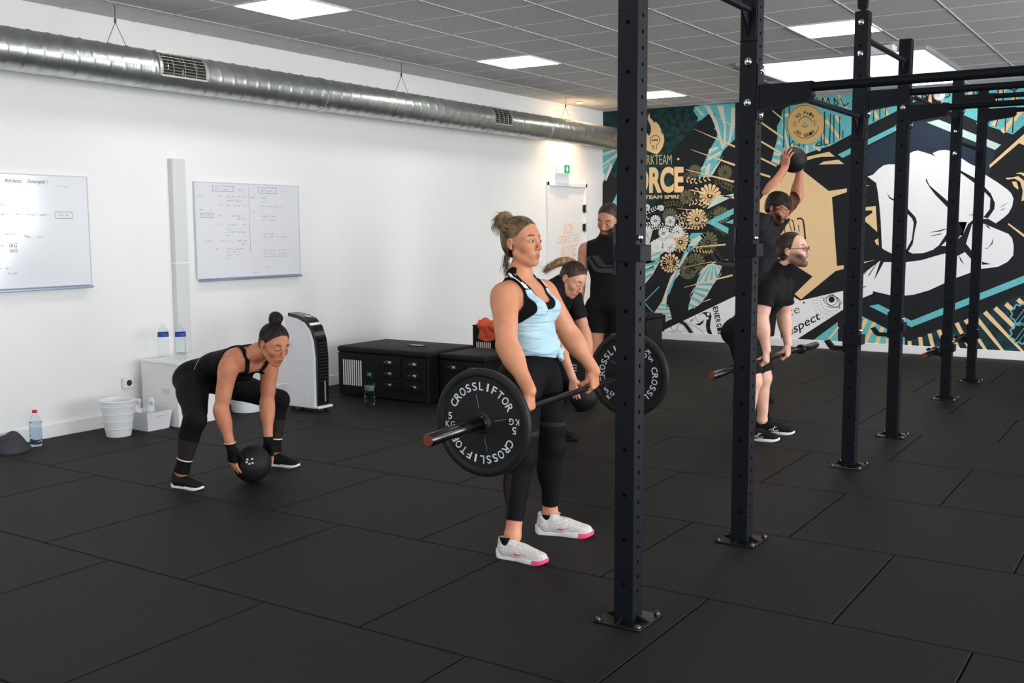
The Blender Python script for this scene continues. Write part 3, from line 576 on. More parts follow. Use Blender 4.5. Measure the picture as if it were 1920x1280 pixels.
# ================================================================ TRAINING RIG
RIG = thing('training_rig', 'black steel training rig with perforated posts and pull-up bars bolted to the floor', 'rig', (-1.755,7.2,0))
PX, PW, PH = -1.755, .08, 2.79
POSTS = [3.51,4.722,6.60,7.73,9.649,10.891]
def perforated_face(b, hb_, o, u, nrm, z0, z1, pitch, r, z_first):
    """one post face from z0 to z1 with a column of recessed round holes"""
    o, u, nrm = Vector(o), Vector(u), Vector(nrm); up = Vector((0,0,1)); h = PW/2
    zs = []; z = z_first
    while z < z1-pitch*.6: zs.append(z); z += pitch
    e = z0
    def P(a, zz, d=0): return o+u*a+up*zz-nrm*d
    for zc in zs:
        c0, c1 = zc-r*2, zc+r*2
        b.add([P(-h,e),P(h,e),P(h,c0),P(-h,c0)],[(0,1,2,3)]); e = c1
        rect = [(h,c0),(h,zc),(h,c1),(0,c1),(-h,c1),(-h,zc),(-h,c0),(0,c0)]; ang = [-45,0,45,90,135,180,225,270]
        ring = [(r*math.cos(R(a)),zc+r*math.sin(R(a))) for a in ang]
        vs = [P(*q) for q in rect]+[P(*q) for q in ring]+[P(q[0],q[1],.006) for q in ring]
        b.add(vs,[(i,(i+1)%8,8+(i+1)%8,8+i) for i in range(8)]+[(8+i,8+(i+1)%8,16+(i+1)%8,16+i) for i in range(8)])
        hb_.add([P(q[0],q[1],.006) for q in ring],[tuple(range(8))])
    b.add([P(-h,e),P(h,e),P(h,z1),P(-h,z1)],[(0,1,2,3)])
def post_meshes():
    b, hb_ = MB(), MB(); h = PW/2
    perforated_face(b,hb_,(h,0,0),(0,1,0),(1,0,0),0,PH,.058,.0082,.12)
    perforated_face(b,hb_,(0,-h,0),(1,0,0),(0,-1,0),0,PH,.174,.0082,.15)
    perforated_face(b,hb_,(-h,0,0),(0,-1,0),(-1,0,0),0,PH,.058,.0082,.12)
    b.add([(-h,h,0),(-h,h,PH),(h,h,PH),(h,h,0)],[(0,1,2,3)]); b.add([(-h,-h,PH),(h,-h,PH),(h,h,PH),(-h,h,PH)],[(0,1,2,3)])
    return b, hb_
up0 = None
def bolt(parent, c, axis, r=.014):
    MB().lathe([(r*1.25,0),(r*1.25,.003),(r,.004),(r*.95,.011),(r*.5,.014)],c,axis,10).build('bolt', M('chrome'), parent, 40)
def upright(x, y):
    global up0
    if up0 is None:
        b, hb_ = post_meshes(); o = b.build('upright', M('rig_black'), RIG, local=True)
        hh = hb_.build('hole', M('hole_shade'), o, local=True); hh['kind'] = 'stuff'
        base = MB().box((0,0,.004),(.2,.2,.008),.002,rot=Matrix.Rotation(R(0),3,'Z')).build('base_plate', M('steel_black'), o, local=True)
        bl = []
        for sx, sy in ((-1,0),(0,1),(1,0),(0,-1)):
            bl.append(MB().prism([(0,.008),(.055,.008),(.0,.03)],(sx*.04,sy*.04,0),(sx,sy,0),(0,0,1),(sy*.006,-sx*.006,0)).build('base_rib', M('rig_black'), o, local=True))
        for sx in (-1,1):
            for sy in (-1,1): bl.append(MB().lathe([(.013,0),(.013,.006),(.011,.012),(.005,.017)],(sx*.084,sy*.084,.008),(0,0,1),10).build('anchor_bolt', M('steel_dark'), o, 40, local=True))
        up0 = (o, [hh,base]+bl)
        o.location = Vector((x,y,0))-RIG.location
        return o
    o = share(up0[0], 'upright', RIG, Vector((x,y,0))-RIG.location)
    for c in up0[1]:
        k = share(c, c.name.split('.')[0], o, (0,0,0))
    return o
XB = 0.05
UP = [upright(PX, y) for y in POSTS]
UPB = [upright(XB, y) for y in POSTS]
def xbeam(y, zt):
    o = MB().cyl((PX+.045,y,zt-.021),(XB-.045,y,zt-.021),.021,n=16).build('cross_bar', M('rig_black'), RIG, 40)
    for x, s in ((PX+PW/2,1),(XB-PW/2,-1)):
        MB().box((x+s*.004,y,zt-.03),(.008,.078,.25),.002).build('flange', M('rig_black'), o)
        MB().prism([(0,0),(.245,0),(.238,-.03),(.245,-.06),(.225,-.085),(.12,-.098),(0,-.115)],(x+s*.008,y-.03,zt+.002),(s,0,0),(0,0,1),(0,.06,0)).build('gusset', M('rig_black'), o)
        for dz in (.07,-.13): bolt(o,(x+s*.008,y,zt+dz),(s,0,0)); bolt(o,(x-s*(PW),y,zt+dz),(-s,0,0),.012)
def ybar(x, ya, yb, z):
    o = MB().cyl((x,ya+.045,z),(x,yb-.045,z),.0175,n=16).build('pull_up_bar', M('rig_black'), RIG, 40)
    for y, s in ((ya+PW/2,1),(yb-PW/2,-1)):
        MB().box((x,y+s*.004,z-.02),(.074,.008,.24),.002).build('flange', M('rig_black'), o)
        MB().prism([(0,-.015),(.09,-.015),(.03,-.07),(0,-.12)],(x-.004,y+s*.008,z),(0,s,0),(0,0,1),(.008,0,0)).build('gusset', M('rig_black'), o)
        for dz in (.085,-.1): bolt(o,(x,y-s*PW,z+dz),(0,-s,0))
for y, z in zip(POSTS,(2.50,2.146,2.316,2.335,2.60,2.60)): xbeam(y, z)
for i, z in enumerate((2.485,2.17,2.64,2.425,2.215)): ybar(PX, POSTS[i], POSTS[i+1], z); ybar(XB, POSTS[i], POSTS[i+1], z)
o = MB().prism([(-.03,0),(.02,0),(.04,.16),(-.04,.16)],(PX,6.60-.02,PH+.02),(1,0,0),(0,0,1),(0,.04,0)).box((PX,6.6,PH+.01),(.03,.03,.03)).build('top_bracket', M('rig_black'), RIG)
# ---- J-cups hooked on the posts
def jcup(y, z, lab):
    t = thing('barbell_hook', lab, 'rig hook', (PX-.06,y,z), 0, 'bar hooks on the rig posts')
    x0 = PX-PW/2
    MB().box((x0-.009,y,z+.07),(.014,.07,.19),.003).build('back_plate', M('steel_black'), t)
    MB().box((x0-.0045,y+.036,z+.11),(.01,.003,.1)).build('wear_strip', M('alu_edge'), t)
    b = MB(); prof = [(0,0),(-.062,0),(-.074,.004),(-.108,.044),(-.119,.038),(-.084,-.008),(-.062,-.016),(0,-.016)]
    b.prism(prof,(x0-.014,y-.03,z),(1,0,0),(0,0,1),(0,.06,0)).build('cradle', M('steel_black'), t)
    b = MB(); prof = [(-.010,.001),(-.062,.001),(-.073,.005),(-.105,.042),(-.098,.046),(-.068,.011),(-.06,.009),(-.010,.009)]
    b.prism(prof,(x0-.014,y-.024,z+.001),(1,0,0),(0,0,1),(0,.048,0)).build('rubber_pad', M('vinyl'), t)
    MB().box((PX+.006,y-PW/2-.003,z+.058),(PW+.03,.005,.062),.001).box((PX+.006,y+PW/2+.003,z+.058),(PW+.03,.005,.062),.001).box((PX+PW/2+.012,y,z+.058),(.022,.085,.062),.003).build('sleeve_bracket', M('rig_black'), t)
    if abs(y-3.51) < .01: MB().prism([(-.100,.0425),(-.076,.0140),(-.074,.0155),(-.098,.044)],(x0-.014,y-.018,z+.001),(1,0,0),(0,0,1),(0,.036,0)).build('pad_label', M('alu_edge'), t)
    bolt(t,(PX+PW/2+.004,y-.02,z+.115),(1,0,0),.009)
jcup(3.51,1.352,'bar hook with rubber pad, chest high on the front rig post')
jcup(4.722,1.338,'bar hook with rubber pad, chest high on the second rig post')
jcup(6.60,.748,'low bar hook on the third rig post, beside the bent man')
jcup(7.73,.735,'low bar hook on the fourth rig post, in front of the teal stripes')
jcup(9.649,.395,'lowest bar hook on the fifth rig post, under a racked bar')
jcup(10.891,.395,'lowest bar hook on the rearmost rig post')
# ---- barbells
def barbell(lab, c, dirv, half=1.11):
    c, d = Vector(c), Vector(dirv).normalized()
    t = thing('barbell', lab, 'barbell', tuple(c))
    MB().cyl(c-d*.66,c+d*.66,.0142,n=18).build('shaft', M('steel_black'), t, 40)
    for s in (-1,1):
        e = d*s
        sl_ = MB().lathe([(.0245,.685),(.025,.69),(.025,half-.004),(.0225,half)],c,e,24).build('sleeve', M('steel_dark'), t, 40)
        MB().lathe([(.0215,half-.002),(.0215,half+.002),(.004,half+.0025)],c,e,20).build('end_cap', M('copper_cap'), sl_, 40)
        MB().lathe([(.016,.645),(.034,.65),(.037,.655),(.037,.683),(.034,.688)],c,e,24).build('collar', M('steel_black'), t, 40)
        MB().lathe([(.0152,.42),(.0152,.64)],c,e,18).build('knurling', M('steel_black'), t, 40)
    return t
BC, BD = Vector((-2.431,4.195,.724)), Vector((-.038,.9958,.016)).normalized()
barbell('black barbell held low by the woman in the light blue top', BC, BD)
barbell('empty steel barbell held at knee height by the man with glasses', (-2.468,7.13,.58), (.012,1,0), 1.035)
barbell('empty steel barbell racked low on the two rearmost rig posts', (-1.85,10.28,.4215), (0,1,0))
def bumper_plate(lab, t0, rot):
    """plate on the first bar: lettered face towards the camera side of the bar"""
    o = BC+BD*t0; t = thing('bumper_plate', lab, 'weight plate', tuple(o), 0, 'rubber plates on the first barbell')
    n = -BD; u = Vector((n.y*-1, n.x, 0)).normalized(); v = n.cross(Vector((n.y*-1, n.x, 0)).normalized()).normalized()     # face frame: u to the right, v up
    r0 = .225; th = .036
    prof = [(.0256,.008),(.036,.008),(.038,.002),(.042,-.002),(.046,-.006),(.085,-.008),(.19,-.008),(.198,.0),(.205,.001),(.216,.0),(.2235,-.006),(r0,-.012),(r0,-th+.012),(.2235,-th+.006),(.216,-th),(.06,-th),(.0256,-th)]
    MB().lathe([(a,b) for a, b in prof],o,n,72,False).build('rubber_disc', M('bumper'), t, 35)
    MB().lathe([(.0256,-th),(.0256,.010),(.030,.010),(.032,.008)],o,n,32,False).build('steel_hub', M('steel_black'), t, 35)
    def put(ch, ang, rad, h, w_, base_rot, name):
        V, Fc = text2d(ch, .012); V = V-V.min(0); V = V/V.max(0)-.5; ca, sa = math.cos(base_rot), math.sin(base_rot)
        cx, cy = rad*math.cos(ang), rad*math.sin(ang); pts = []
        for a, b in V:
            x, y = a*w_, b*h; pts.append(o+u*(cx+x*ca-y*sa)+v*(cy+x*sa+y*ca)+n*(-.0072))
        mesh_obj(name, pts, Fc, M('print_white'), t)
    word = 'CROSSLIFTOR'; wid = {'I':.009,'L':.02,'F':.021,'S':.022,'T':.024}
    for half in (0, math.pi):
        for i, ch in enumerate(word):
            a = R(151-12.2*i)+half+rot; put(ch, a, .152, .034, wid.get(ch,.028), a-math.pi/2, 'letter')
        a = math.pi+half+rot
        for ch, dx, dy, h, w_ in (('5',0,.017,.03,.019),('K',-.013,-.018,.026,.02),('G',.013,-.018,.026,.022)):
            b = a-math.pi; x, y = -.155+dx, dy; px, py = x*math.cos(b)-y*math.sin(b), x*math.sin(b)+y*math.cos(b)
            put(ch, math.atan2(py,px), math.hypot(px,py), h, w_, b, 'letter')
    for k in range(4):
        a = R(12+90*k)+rot; dr = u*math.cos(a)+v*math.sin(a); tr = dr.cross(n)
        MB().prism([(.045,-.0011),(.118,-.0007),(.118,.0007),(.045,.0011)],o+n*(-.0078),dr,tr,n*.001).build('spoke_line', M('board_rail'), t)
bumper_plate('black rubber weight plate with white lettering, on the near end of the barbell', -.74, 0)
bumper_plate('black rubber weight plate half hidden behind the front rig post', .692, R(42))
# ================================================================ THINGS ALONG THE LEFT WALL
def scribble(parent, y0, y1, z, h, m_, x=None):
    x = x or XW+.0235; rnd = random.Random(int(y0*1000+z*777)); b = MB(); y = y0; p = (y0, z)
    while y < y1:                                              # small irregular marker strokes with gaps between words
        y += rnd.uniform(.003,.0075); q = (y, z+h*.5*rnd.choice((-1,-.8,-.2,.3,.7,1))*rnd.uniform(.5,1))
        if rnd.random() < .84:
            dy, dz = q[0]-p[0], q[1]-p[1]; l = math.hypot(dy, dz) or 1; w_ = .0011; ny_, nz_ = -dz/l*w_, dy/l*w_
            b.add([(x,p[0]-ny_,p[1]-nz_),(x,q[0]-ny_,q[1]-nz_),(x,q[0]+ny_,q[1]+nz_),(x,p[0]+ny_,p[1]+nz_)],[(0,1,2,3)])
        else: y += .003; q = (y, z)
        p = q
    if b.v: b.build('handwriting', M(m_), parent)['kind'] = 'stuff'
def outline(parent, y0, y1, z0, z1, m_):
    x = XW+.0235; w_ = .0015; b = MB()
    for a in ((y0,y1,z0,z0+w_*2),(y0,y1,z1-w_*2,z1),(y0,y0+w_*2,z0,z1),(y1-w_*2,y1,z0,z1)): b.add([(x,a[0],a[2]),(x,a[1],a[2]),(x,a[1],a[3]),(x,a[0],a[3])],[(0,1,2,3)])
    b.build('drawn_box', M(m_), parent)
def words(parent, s, y0, z0, h, m_, wd=None):
    V, Fc = text2d(s, .002, .2); V = V-V.min(0); k = h/V[:,1].max(); V = V*k
    if wd: V[:,0] *= wd/V[:,0].max()
    mesh_obj('handwriting', [(XW+.0235,y0+a,z0+b) for a, b in V], Fc, M(m_), parent)
def whiteboard(lab, y0, y1, z0, z1):
    t = thing('whiteboard', lab, 'whiteboard', (XW+.01,(y0+y1)/2,(z0+z1)/2), 0, 'whiteboards on the left wall')
    MB().box(*bx(XW+.002,XW+.022,y0,y1,z0,z1),.003).build('panel', M('board_white'), t)
    MB().box(*bx(XW+.002,XW+.024,y0-.006,y0,z0,z1)).box(*bx(XW+.002,XW+.024,y1,y1+.006,z0,z1)).box(*bx(XW+.002,XW+.024,y0,y1,z1,z1+.006)).build('edge_frame', M('trunk_grey'), t)
    MB().box(*bx(XW+.002,XW+.06,y0+.02,y1-.005,z0-.022,z0-.004),.004).build('pen_tray', M('board_rail'), t)
    return t
t = whiteboard('whiteboard densely covered in handwriting, right of the vertical cable trunking', 5.82,7.0,1.09,1.885)
for a, b, z, h, m_ in ((6.03,6.2,1.835,.02,'ink_grey'),(6.28,6.35,1.835,.02,'ink_grey'),(5.845,5.93,1.775,.016,'ink_grey'),(6.05,6.12,1.775,.016,'ink_grey'),(6.16,6.37,1.772,.016,'ink_grey'),(6.05,6.12,1.74,.016,'ink_grey'),(6.15,6.33,1.738,.016,'ink_grey'),(6.05,6.12,1.705,.016,'ink_grey'),(6.15,6.38,1.7,.018,'ink_grey'),(5.86,5.93,1.66,.012,'ink_grey'),(5.87,5.98,1.612,.02,'ink_grey'),(6.07,6.16,1.61,.016,'ink_grey'),(6.2,6.33,1.61,.018,'ink_grey'),(6.25,6.37,1.585,.014,'ink_grey'),(6.02,6.05,1.54,.03,'ink_grey'),(6.07,6.11,1.54,.014,'ink_grey'),(6.14,6.36,1.535,.016,'ink_grey'),(6.14,6.2,1.505,.014,'ink_grey'),(6.13,6.36,1.475,.016,'ink_grey'),(6.14,6.19,1.445,.012,'ink_grey'),(5.89,5.99,1.4,.02,'ink_grey'),(6.07,6.2,1.4,.016,'ink_grey'),(6.26,6.38,1.402,.016,'ink_grey'),(6.3,6.35,1.375,.014,'ink_grey'),(6.02,6.05,1.335,.03,'ink_grey'),(6.13,6.34,1.33,.016,'ink_grey'),(6.13,6.26,1.305,.014,'ink_grey'),(6.13,6.3,1.28,.014,'ink_grey'),(6.13,6.19,1.255,.012,'ink_grey'),(6.54,6.69,1.832,.024,'ink_grey'),(6.79,6.86,1.832,.02,'ink_grey'),(6.42,6.49,1.77,.022,'ink_grey'),(6.55,6.62,1.77,.014,'ink_grey'),(6.55,6.62,1.735,.014,'ink_grey'),(6.53,6.85,1.695,.018,'ink_grey'),(6.43,6.48,1.65,.016,'ink_grey'),(6.54,6.73,1.61,.018,'ink_grey'),(6.54,6.71,1.578,.014,'ink_grey'),(6.44,6.48,1.578,.02,'ink_grey'),(6.56,6.72,1.455,.014,'ink_blue'),(6.56,6.86,1.43,.016,'ink_blue'),(6.44,6.48,1.39,.014,'ink_grey'),(6.56,6.86,1.31,.014,'ink_blue'),(6.56,6.86,1.28,.016,'ink_blue'),(6.56,6.86,1.255,.014,'ink_blue'),(6.44,6.48,1.255,.014,'ink_grey'),(6.57,6.63,1.165,.012,'ink_grey'),(6.43,6.5,1.125,.01,'ink_grey')):
    w = b-a; n = 1 if w < .1 else (2 if w < .2 else 4)
    for k in range(n): scribble(t, a+w*k/n, a+w*(k+.75)/n, z, h, m_)
outline(t,6.0,6.23,1.815,1.86,'ink_grey'); outline(t,6.51,6.73,1.81,1.86,'ink_grey'); outline(t,5.865,6.0,1.595,1.632,'ink_grey')
MB().add([(XW+.0235,6.4,1.3),(XW+.0235,6.4025,1.3),(XW+.0235,6.4025,1.87),(XW+.0235,6.4,1.87)],[(0,1,2,3)]).build('drawn_line', M('ink_grey'), t)
t = whiteboard('large whiteboard with few handwritten lines, cut by the left picture edge', 3.62,4.822,1.095,1.885)
words(t,'Athletic',4.18,1.825,.03,'ink_grey',.13); words(t,'Strength !',4.35,1.82,.032,'ink_grey',.16); scribble(t,4.58,4.66,1.815,.022,'ink_grey')
for a, b, z, h in ((4.1,4.17,1.67,.02),(4.12,4.2,1.61,.02),(4.24,4.3,1.61,.02),(4.33,4.4,1.605,.022),(4.43,4.5,1.605,.018),(4.58,4.66,1.605,.024),(4.17,4.25,1.47,.02),(4.28,4.36,1.455,.02),(4.4,4.45,1.45,.018),(4.11,4.15,1.395,.018),(4.11,4.15,1.355,.018),(4.1,4.18,1.235,.02),(4.1,4.14,1.2,.018),(4.17,4.24,1.2,.02)): scribble(t,a,b,z,h,'ink_grey')
words(t,'1KG',4.19,1.38,.028,'ink_grey',.06); words(t,'1KG',4.19,1.345,.024,'ink_grey',.06); outline(t,4.55,4.69,1.58,1.63,'ink_grey')
t = thing('cable_duct', 'light grey vertical cable trunking on the wall between the whiteboards', 'trunking', (XW+.03,5.64,0))
MB().box(*bx(XW,XW+.055,5.575,5.705,1.235,2.06),.004).build('upper_cover', M('trunk_grey'), t)
MB().box(*bx(XW,XW+.055,5.575,5.705,.5,1.225),.004).build('lower_cover', M('trunk_grey'), t)
MB().box(*bx(XW,XW+.058,5.572,5.708,1.222,1.238),.002).build('joint_clip', M('white_trim'), t)
t = thing('wall_socket', 'white wall socket low on the wall beside the white cabinet', 'socket', (XW,5.10,.30))
MB().box((XW+.02,5.10,.32),(.04,.085,.085),.008).build('housing', M('white_plastic'), t)
MB().lathe([(.024,0),(.024,.002),(.018,.0025)],(XW+.04,5.10,.32),(1,0,0),20).build('outlet', M('black_matte'), t, 40)
t = thing('light_switch', 'small white light switch on the wall before the door', 'switch', (XW,11.25,1.05))
MB().box((XW+.006,11.25,1.05),(.012,.085,.085),.004).build('plate', M('white_plastic'), t); MB().box((XW+.014,11.25,1.05),(.006,.05,.055),.002).build('rocker', M('white_trim'), t)
t = thing('exit_sign', 'small green and white emergency exit sign above the white door', 'sign', (XW,11.78,2.24))
MB().box(*bx(XW,XW+.07,11.63,11.93,2.185,2.31),.008).build('housing', M('sign_white'), t)
MB().box(*bx(XW+.07,XW+.073,11.73,11.86,2.195,2.30)).build('green_panel', M('green_sign'), t)
MB().prism([(-.012,.03),(.012,.03),(.012,.0),(.028,.0),(0,-.04),(-.028,0),(-.012,0)],(XW+.0735,11.795,2.25),(0,1,0),(0,0,1),(.001,0,0)).build('arrow', M('sign_white'), t)
# ---- white cabinet, bottles, bin, basket
t = thing('storage_cabinet', 'low white cabinet against the wall behind the crouching woman', 'cabinet', (-6.63,5.48,0))
x0,x1,y0,y1,h = -6.83,-6.41,5.2,5.66,.475
MB().box(*bx(x0,x1,y0+.012,y1,.0,h),.003).build('body', M('white_laminate'), t)
b = MB(); 
for q in ((x0,-6.60,0,h),(-6.50,x1,0,h),(-6.60,-6.50,0,.245),(-6.60,-6.50,.285,h)): b.box(*bx(q[0],q[1],y0-.004,y0+.012,q[2],q[3]))
b.build('front_panel', M('white_laminate'), t)
MB().box((-6.55,y0+.004,.265),(.1,.003,.04)).build('handle_cutout', M('trunk_grey'), t)
MB().box(*bx(x0-.005,x1+.008,y0-.01,y1+.005,h,h+.018),.003).build('top_board', M('white_laminate'), t)
def bottle(lab, c, h, r, cap, label=None, water=0.0, waist=0.0, grp=None, lab_z=(.45,.62)):
    t = thing('water_bottle', lab, 'bottle', c, 0, grp)
    def rad(z):
        k = z/h; rr = r*(1-.05*math.cos(k*60)) if .12 < k < .42 else r
        if k < .05: rr = r*(.8+.2*k/.05)
        if waist and .3 < k < .55: rr -= waist*r*math.exp(-((k-.43)/.06)**2)
        if k > .68: u_ = min(1,(k-.68)/.22); rr = r*(1-u_)+.36*r*u_; rr = r*(1-.64*(u_*u_*(3-2*u_)))
        return rr
    zs = [h*.93*i/44 for i in range(45)]
    o = MB().lathe([(rad(z),z) for z in zs],c,n=24).build('body', M('pet_clear'), t, 180)
    if water: MB().lathe([(rad(z)*.95,z+.003) for z in zs if z < h*water],c,n=24).build('water', M('water'), t, 60)
    if cap: MB().lathe([(.36*r,.925*h),(.42*r,.93*h),(.42*r,h),(.38*r,h*1.003)],c,n=16).build('cap', M(cap), t, 40)
    if label:
        a, b_ = lab_z; MB().lathe([(rad(h*a)*1.01,h*a),(rad(h*(a+b_)/2)*1.01,h*(a+b_)/2),(rad(h*b_)*1.01,h*b_)],c,n=24,closed=False).build('paper_label', M(label), t, 40)
bottle('empty clear bottle with blue label on the white cabinet, nearer the bin',(-6.66,5.28,.4935),.30,.042,None,'blue_label',grp='empty bottles on the cabinet',lab_z=(.60,.71))
bottle('empty clear bottle with blue label on the white cabinet, nearer the crouching woman',(-6.58,5.38,.4935),.295,.042,None,'blue_label',grp='empty bottles on the cabinet',lab_z=(.60,.71))
bottle('water bottle with red cap standing on the floor at the far left',(-6.70,4.205,0),.255,.041,'red_cap',None,.66)
bottle('water bottle with green cap and label on the floor before the bench',(-5.84,6.74,0),.275,.044,'green_cap','green_label',.5,.22,lab_z=(.46,.62))
t = thing('waste_bin', 'white ribbed plastic waste bin standing by the left wall', 'bin', (-6.53,4.75,0))
prof = [(.082,0),(.086,.004)]
for i in range(1,9): z = .26*i/9; rr = .086+.036*z/.26; prof += [(rr,z-.004),(rr+.0012,z),(rr+.0022,z+.003)]
prof += [(.122,.255),(.128,.258),(.128,.268),(.12,.27),(.118,.262),(.083,.012),(.02,.01)]
MB().lathe(prof,(-6.53,4.75,0),n=48).build('bin_shell', M('white_plastic'), t, 30)
for z in (.06,.115,.17,.225): MB().lathe([(.0875+.036*z/.26,z-.003),(.0905+.036*z/.26,z),(.0875+.036*z/.26,z+.003)],(-6.53,4.75,0),n=48,closed=False).build('rib', M('white_plastic'), t, 40)
t = thing('storage_basket', 'low white plastic basket with a slot handle beside the bin', 'basket', (-6.57,5.06,0))
b = MB(); ti = .008; X0,X1_,Y0_,Y1_,hh = -6.70,-6.45,4.94,5.17,.14
lo = [(X0+.02,Y0_+.02),(X1_-.02,Y0_+.02),(X1_-.02,Y1_-.02),(X0+.02,Y1_-.02)]; hi = [(X0,Y0_),(X1_,Y0_),(X1_,Y1_),(X0,Y1_)]
inr = [(X0+ti,Y0_+ti),(X1_-ti,Y0_+ti),(X1_-ti,Y1_-ti),(X0+ti,Y1_-ti)]; inl = [(X0+.028,Y0_+.028),(X1_-.028,Y0_+.028),(X1_-.028,Y1_-.028),(X0+.028,Y1_-.028)]
vs = [(p[0],p[1],0) for p in lo]+[(p[0],p[1],hh) for p in hi]+[(p[0],p[1],hh) for p in inr]+[(p[0],p[1],.01) for p in inl]
fs = [(3,2,1,0),(12,13,14,15)]
for i in range(4):
    j = (i+1) % 4; fs += [(i,j,4+j,4+i),(4+i,4+j,8+j,8+i),(8+i,8+j,12+j,12+i)]
b.add(vs,fs).build('tub', M('white_plastic'), t, 30)
MB().box((X1_-.006,5.06,hh-.028),(.012,.08,.016),.004).build('handle_slot', M('trunk_grey'), t)
for i, (x,y,lab) in enumerate(((-6.64,5.0,'white spray bottle in the basket, nearest the bin'),(-6.52,5.03,'clear spray bottle in the basket, middle one'),(-6.60,5.085,'pale bottle in the basket, next to the cabinet'))):
    s = thing('spray_bottle', lab, 'bottle', (x,y,.012), 0, 'cleaning bottles in the basket')
    MB().lathe([(.03,0),(.032,.01),(.032,.13),(.022,.16),(.014,.175),(.014,.19)],(x,y,.012),n=18).build('body', M('white_plastic' if i != 1 else 'pet_clear'), s, 40)
    MB().box((x+.012,y,.215),(.06,.024,.03),.008).box((x+.03,y,.19),(.008,.014,.05),.003).build('trigger_head', M('white_plastic'), s)
t = thing('bucket', 'white bucket on the floor behind the crouching woman', 'bucket', (-6.52,5.98,0))
MB().lathe([(.115,0),(.12,.004),(.145,.2),(.152,.2),(.152,.212),(.14,.212),(.114,.01),(.02,.008)],(-6.52,5.98,0),n=40).build('shell', M('white_plastic'), t, 35)
MB().tube([(-6.52+.15*math.cos(a),5.98+.15*math.sin(a),.19-.05*math.sin(a)) for a in [math.pi*i/12 for i in range(13)]],.003,6).build('handle', M('steel_dark'), t)
# ---- cloth heaps
def heap(name, lab, cat, cells, material, folds, seed):
    """a crumpled towel: height field over an ellipse, thickened"""
    cx, cy, cz, rx, ry, hz = cells; n = 46; rnd = random.Random(seed); ph = [rnd.uniform(0,6.28) for _ in range(8)]
    vs, fs = [], []
    for i in range(n+1):
        rr = i/n
        for k in range(64):
            a = 2*math.pi*k/64; wob = 1+.16*math.sin(3*a+ph[0])+.09*math.sin(5*a+ph[1])
            x = rx*rr*wob*math.cos(a); y = ry*rr*wob*math.sin(a)
            f_ = math.sin(folds*(x/rx)+1.6*math.sin(2.2*y/ry+ph[2])+ph[3])*.5+math.sin(folds*.8*(y/ry)+1.2*math.sin(2.5*x/rx+ph[4])+ph[5])*.5
            z = hz*((1-rr**2.2)*(.62+.32*f_))
            vs.append((cx+x, cy+y, cz+.004+max(z,.001)))
    for i in range(n):
        for k in range(64): fs.append((i*64+k,(i+1)*64+k,(i+1)*64+(k+1)%64,i*64+(k+1)%64))
    t = thing(name, lab, cat, (cx,cy,cz)); mesh_obj('cloth', vs, fs, M(material), t, 180)
    o2 = mesh_obj('hem', [(v[0],v[1],v[2]+.001) for v in vs[-64:]]+[(v[0],v[1],cz) for v in vs[-64:]], [(k,(k+1)%64,64+(k+1)%64,64+k) for k in range(64)], M(material), t)
    return t
heap('towel','dark grey towel heaped on the floor at the far left','towel',(-6.74,4.02,0,.13,.17,.15),'grey_cloth',5.0,3)
# ---- air cooler
t = thing('air_cooler', 'tall white and black air cooler with curved top by the wall', 'air cooler', (-6.1,6.27,0))
def cprof(g): return [(-6.265+g,.05),(-5.945-g,.05),(-5.94-g,.45),(-5.955-g,.60),(-5.995-g,.70),(-6.06,.765-g),(-6.15,.795-g),(-6.265+g,.81-g)]
MB().prism(cprof(0),(0,6.225,0),(1,0,0),(0,0,1),(0,.125,0)).build('body', M('black_plastic'), t, 40)
MB().prism([(-6.275,.055),(-5.965,.055),(-5.962,.45),(-5.978,.585),(-6.015,.675),(-6.075,.735),(-6.15,.765),(-6.272,.785)],(0,6.20,0),(1,0,0),(0,0,1),(0,.026,0)).build('side_panel', M('white_plastic'), t)
MB().prism([(-6.275,.055),(-5.965,.055),(-5.962,.45),(-5.978,.585),(-6.015,.675),(-6.075,.735),(-6.15,.765),(-6.272,.785)],(0,6.35,0),(1,0,0),(0,0,1),(0,.02,0)).build('side_panel', M('white_plastic'), t)
for i in range(12):
    x = -6.25+.024*i; MB().box((x,6.1996,.26),(.008,.0022,.34+.08*(i/12))).build('side_rib', M('white_plastic'), t)
MB().box((-6.10,6.285,.045),(.37,.17,.02),.006).build('base_skirt', M('white_plastic'), t)
for i in range(13): MB().box((-5.938,6.288,.26+.026*i),(.008,.1,.006)).build('louvre', M('black_matte'), t)
MB().box((-5.937,6.30,.17),(.006,.016,.17),.003).build('water_gauge', M('board_rail'), t)
MB().lathe([(.03,0),(.03,.004),(.022,.005)],(-6.10,6.29,.782),(.25,0,1),20).build('control_dial', M('alu_edge'), t, 40)
MB().tube([(-6.255,6.192,.575),(-6.255,6.185,.60),(-6.2,6.183,.603),(-6.195,6.183,.575),(-6.2,6.183,.555),(-6.255,6.185,.555),(-6.255,6.192,.575)],.006,8).build('grip', M('white_plastic'), t, 60)
for x in (-6.24,-5.97):
    for y in (6.23,6.34): MB().cyl((x,y-.008,.018),(x,y+.008,.018),.018,n=14).box((x,y,.03),(.012,.012,.024)).build('castor', M('black_matte'), t)
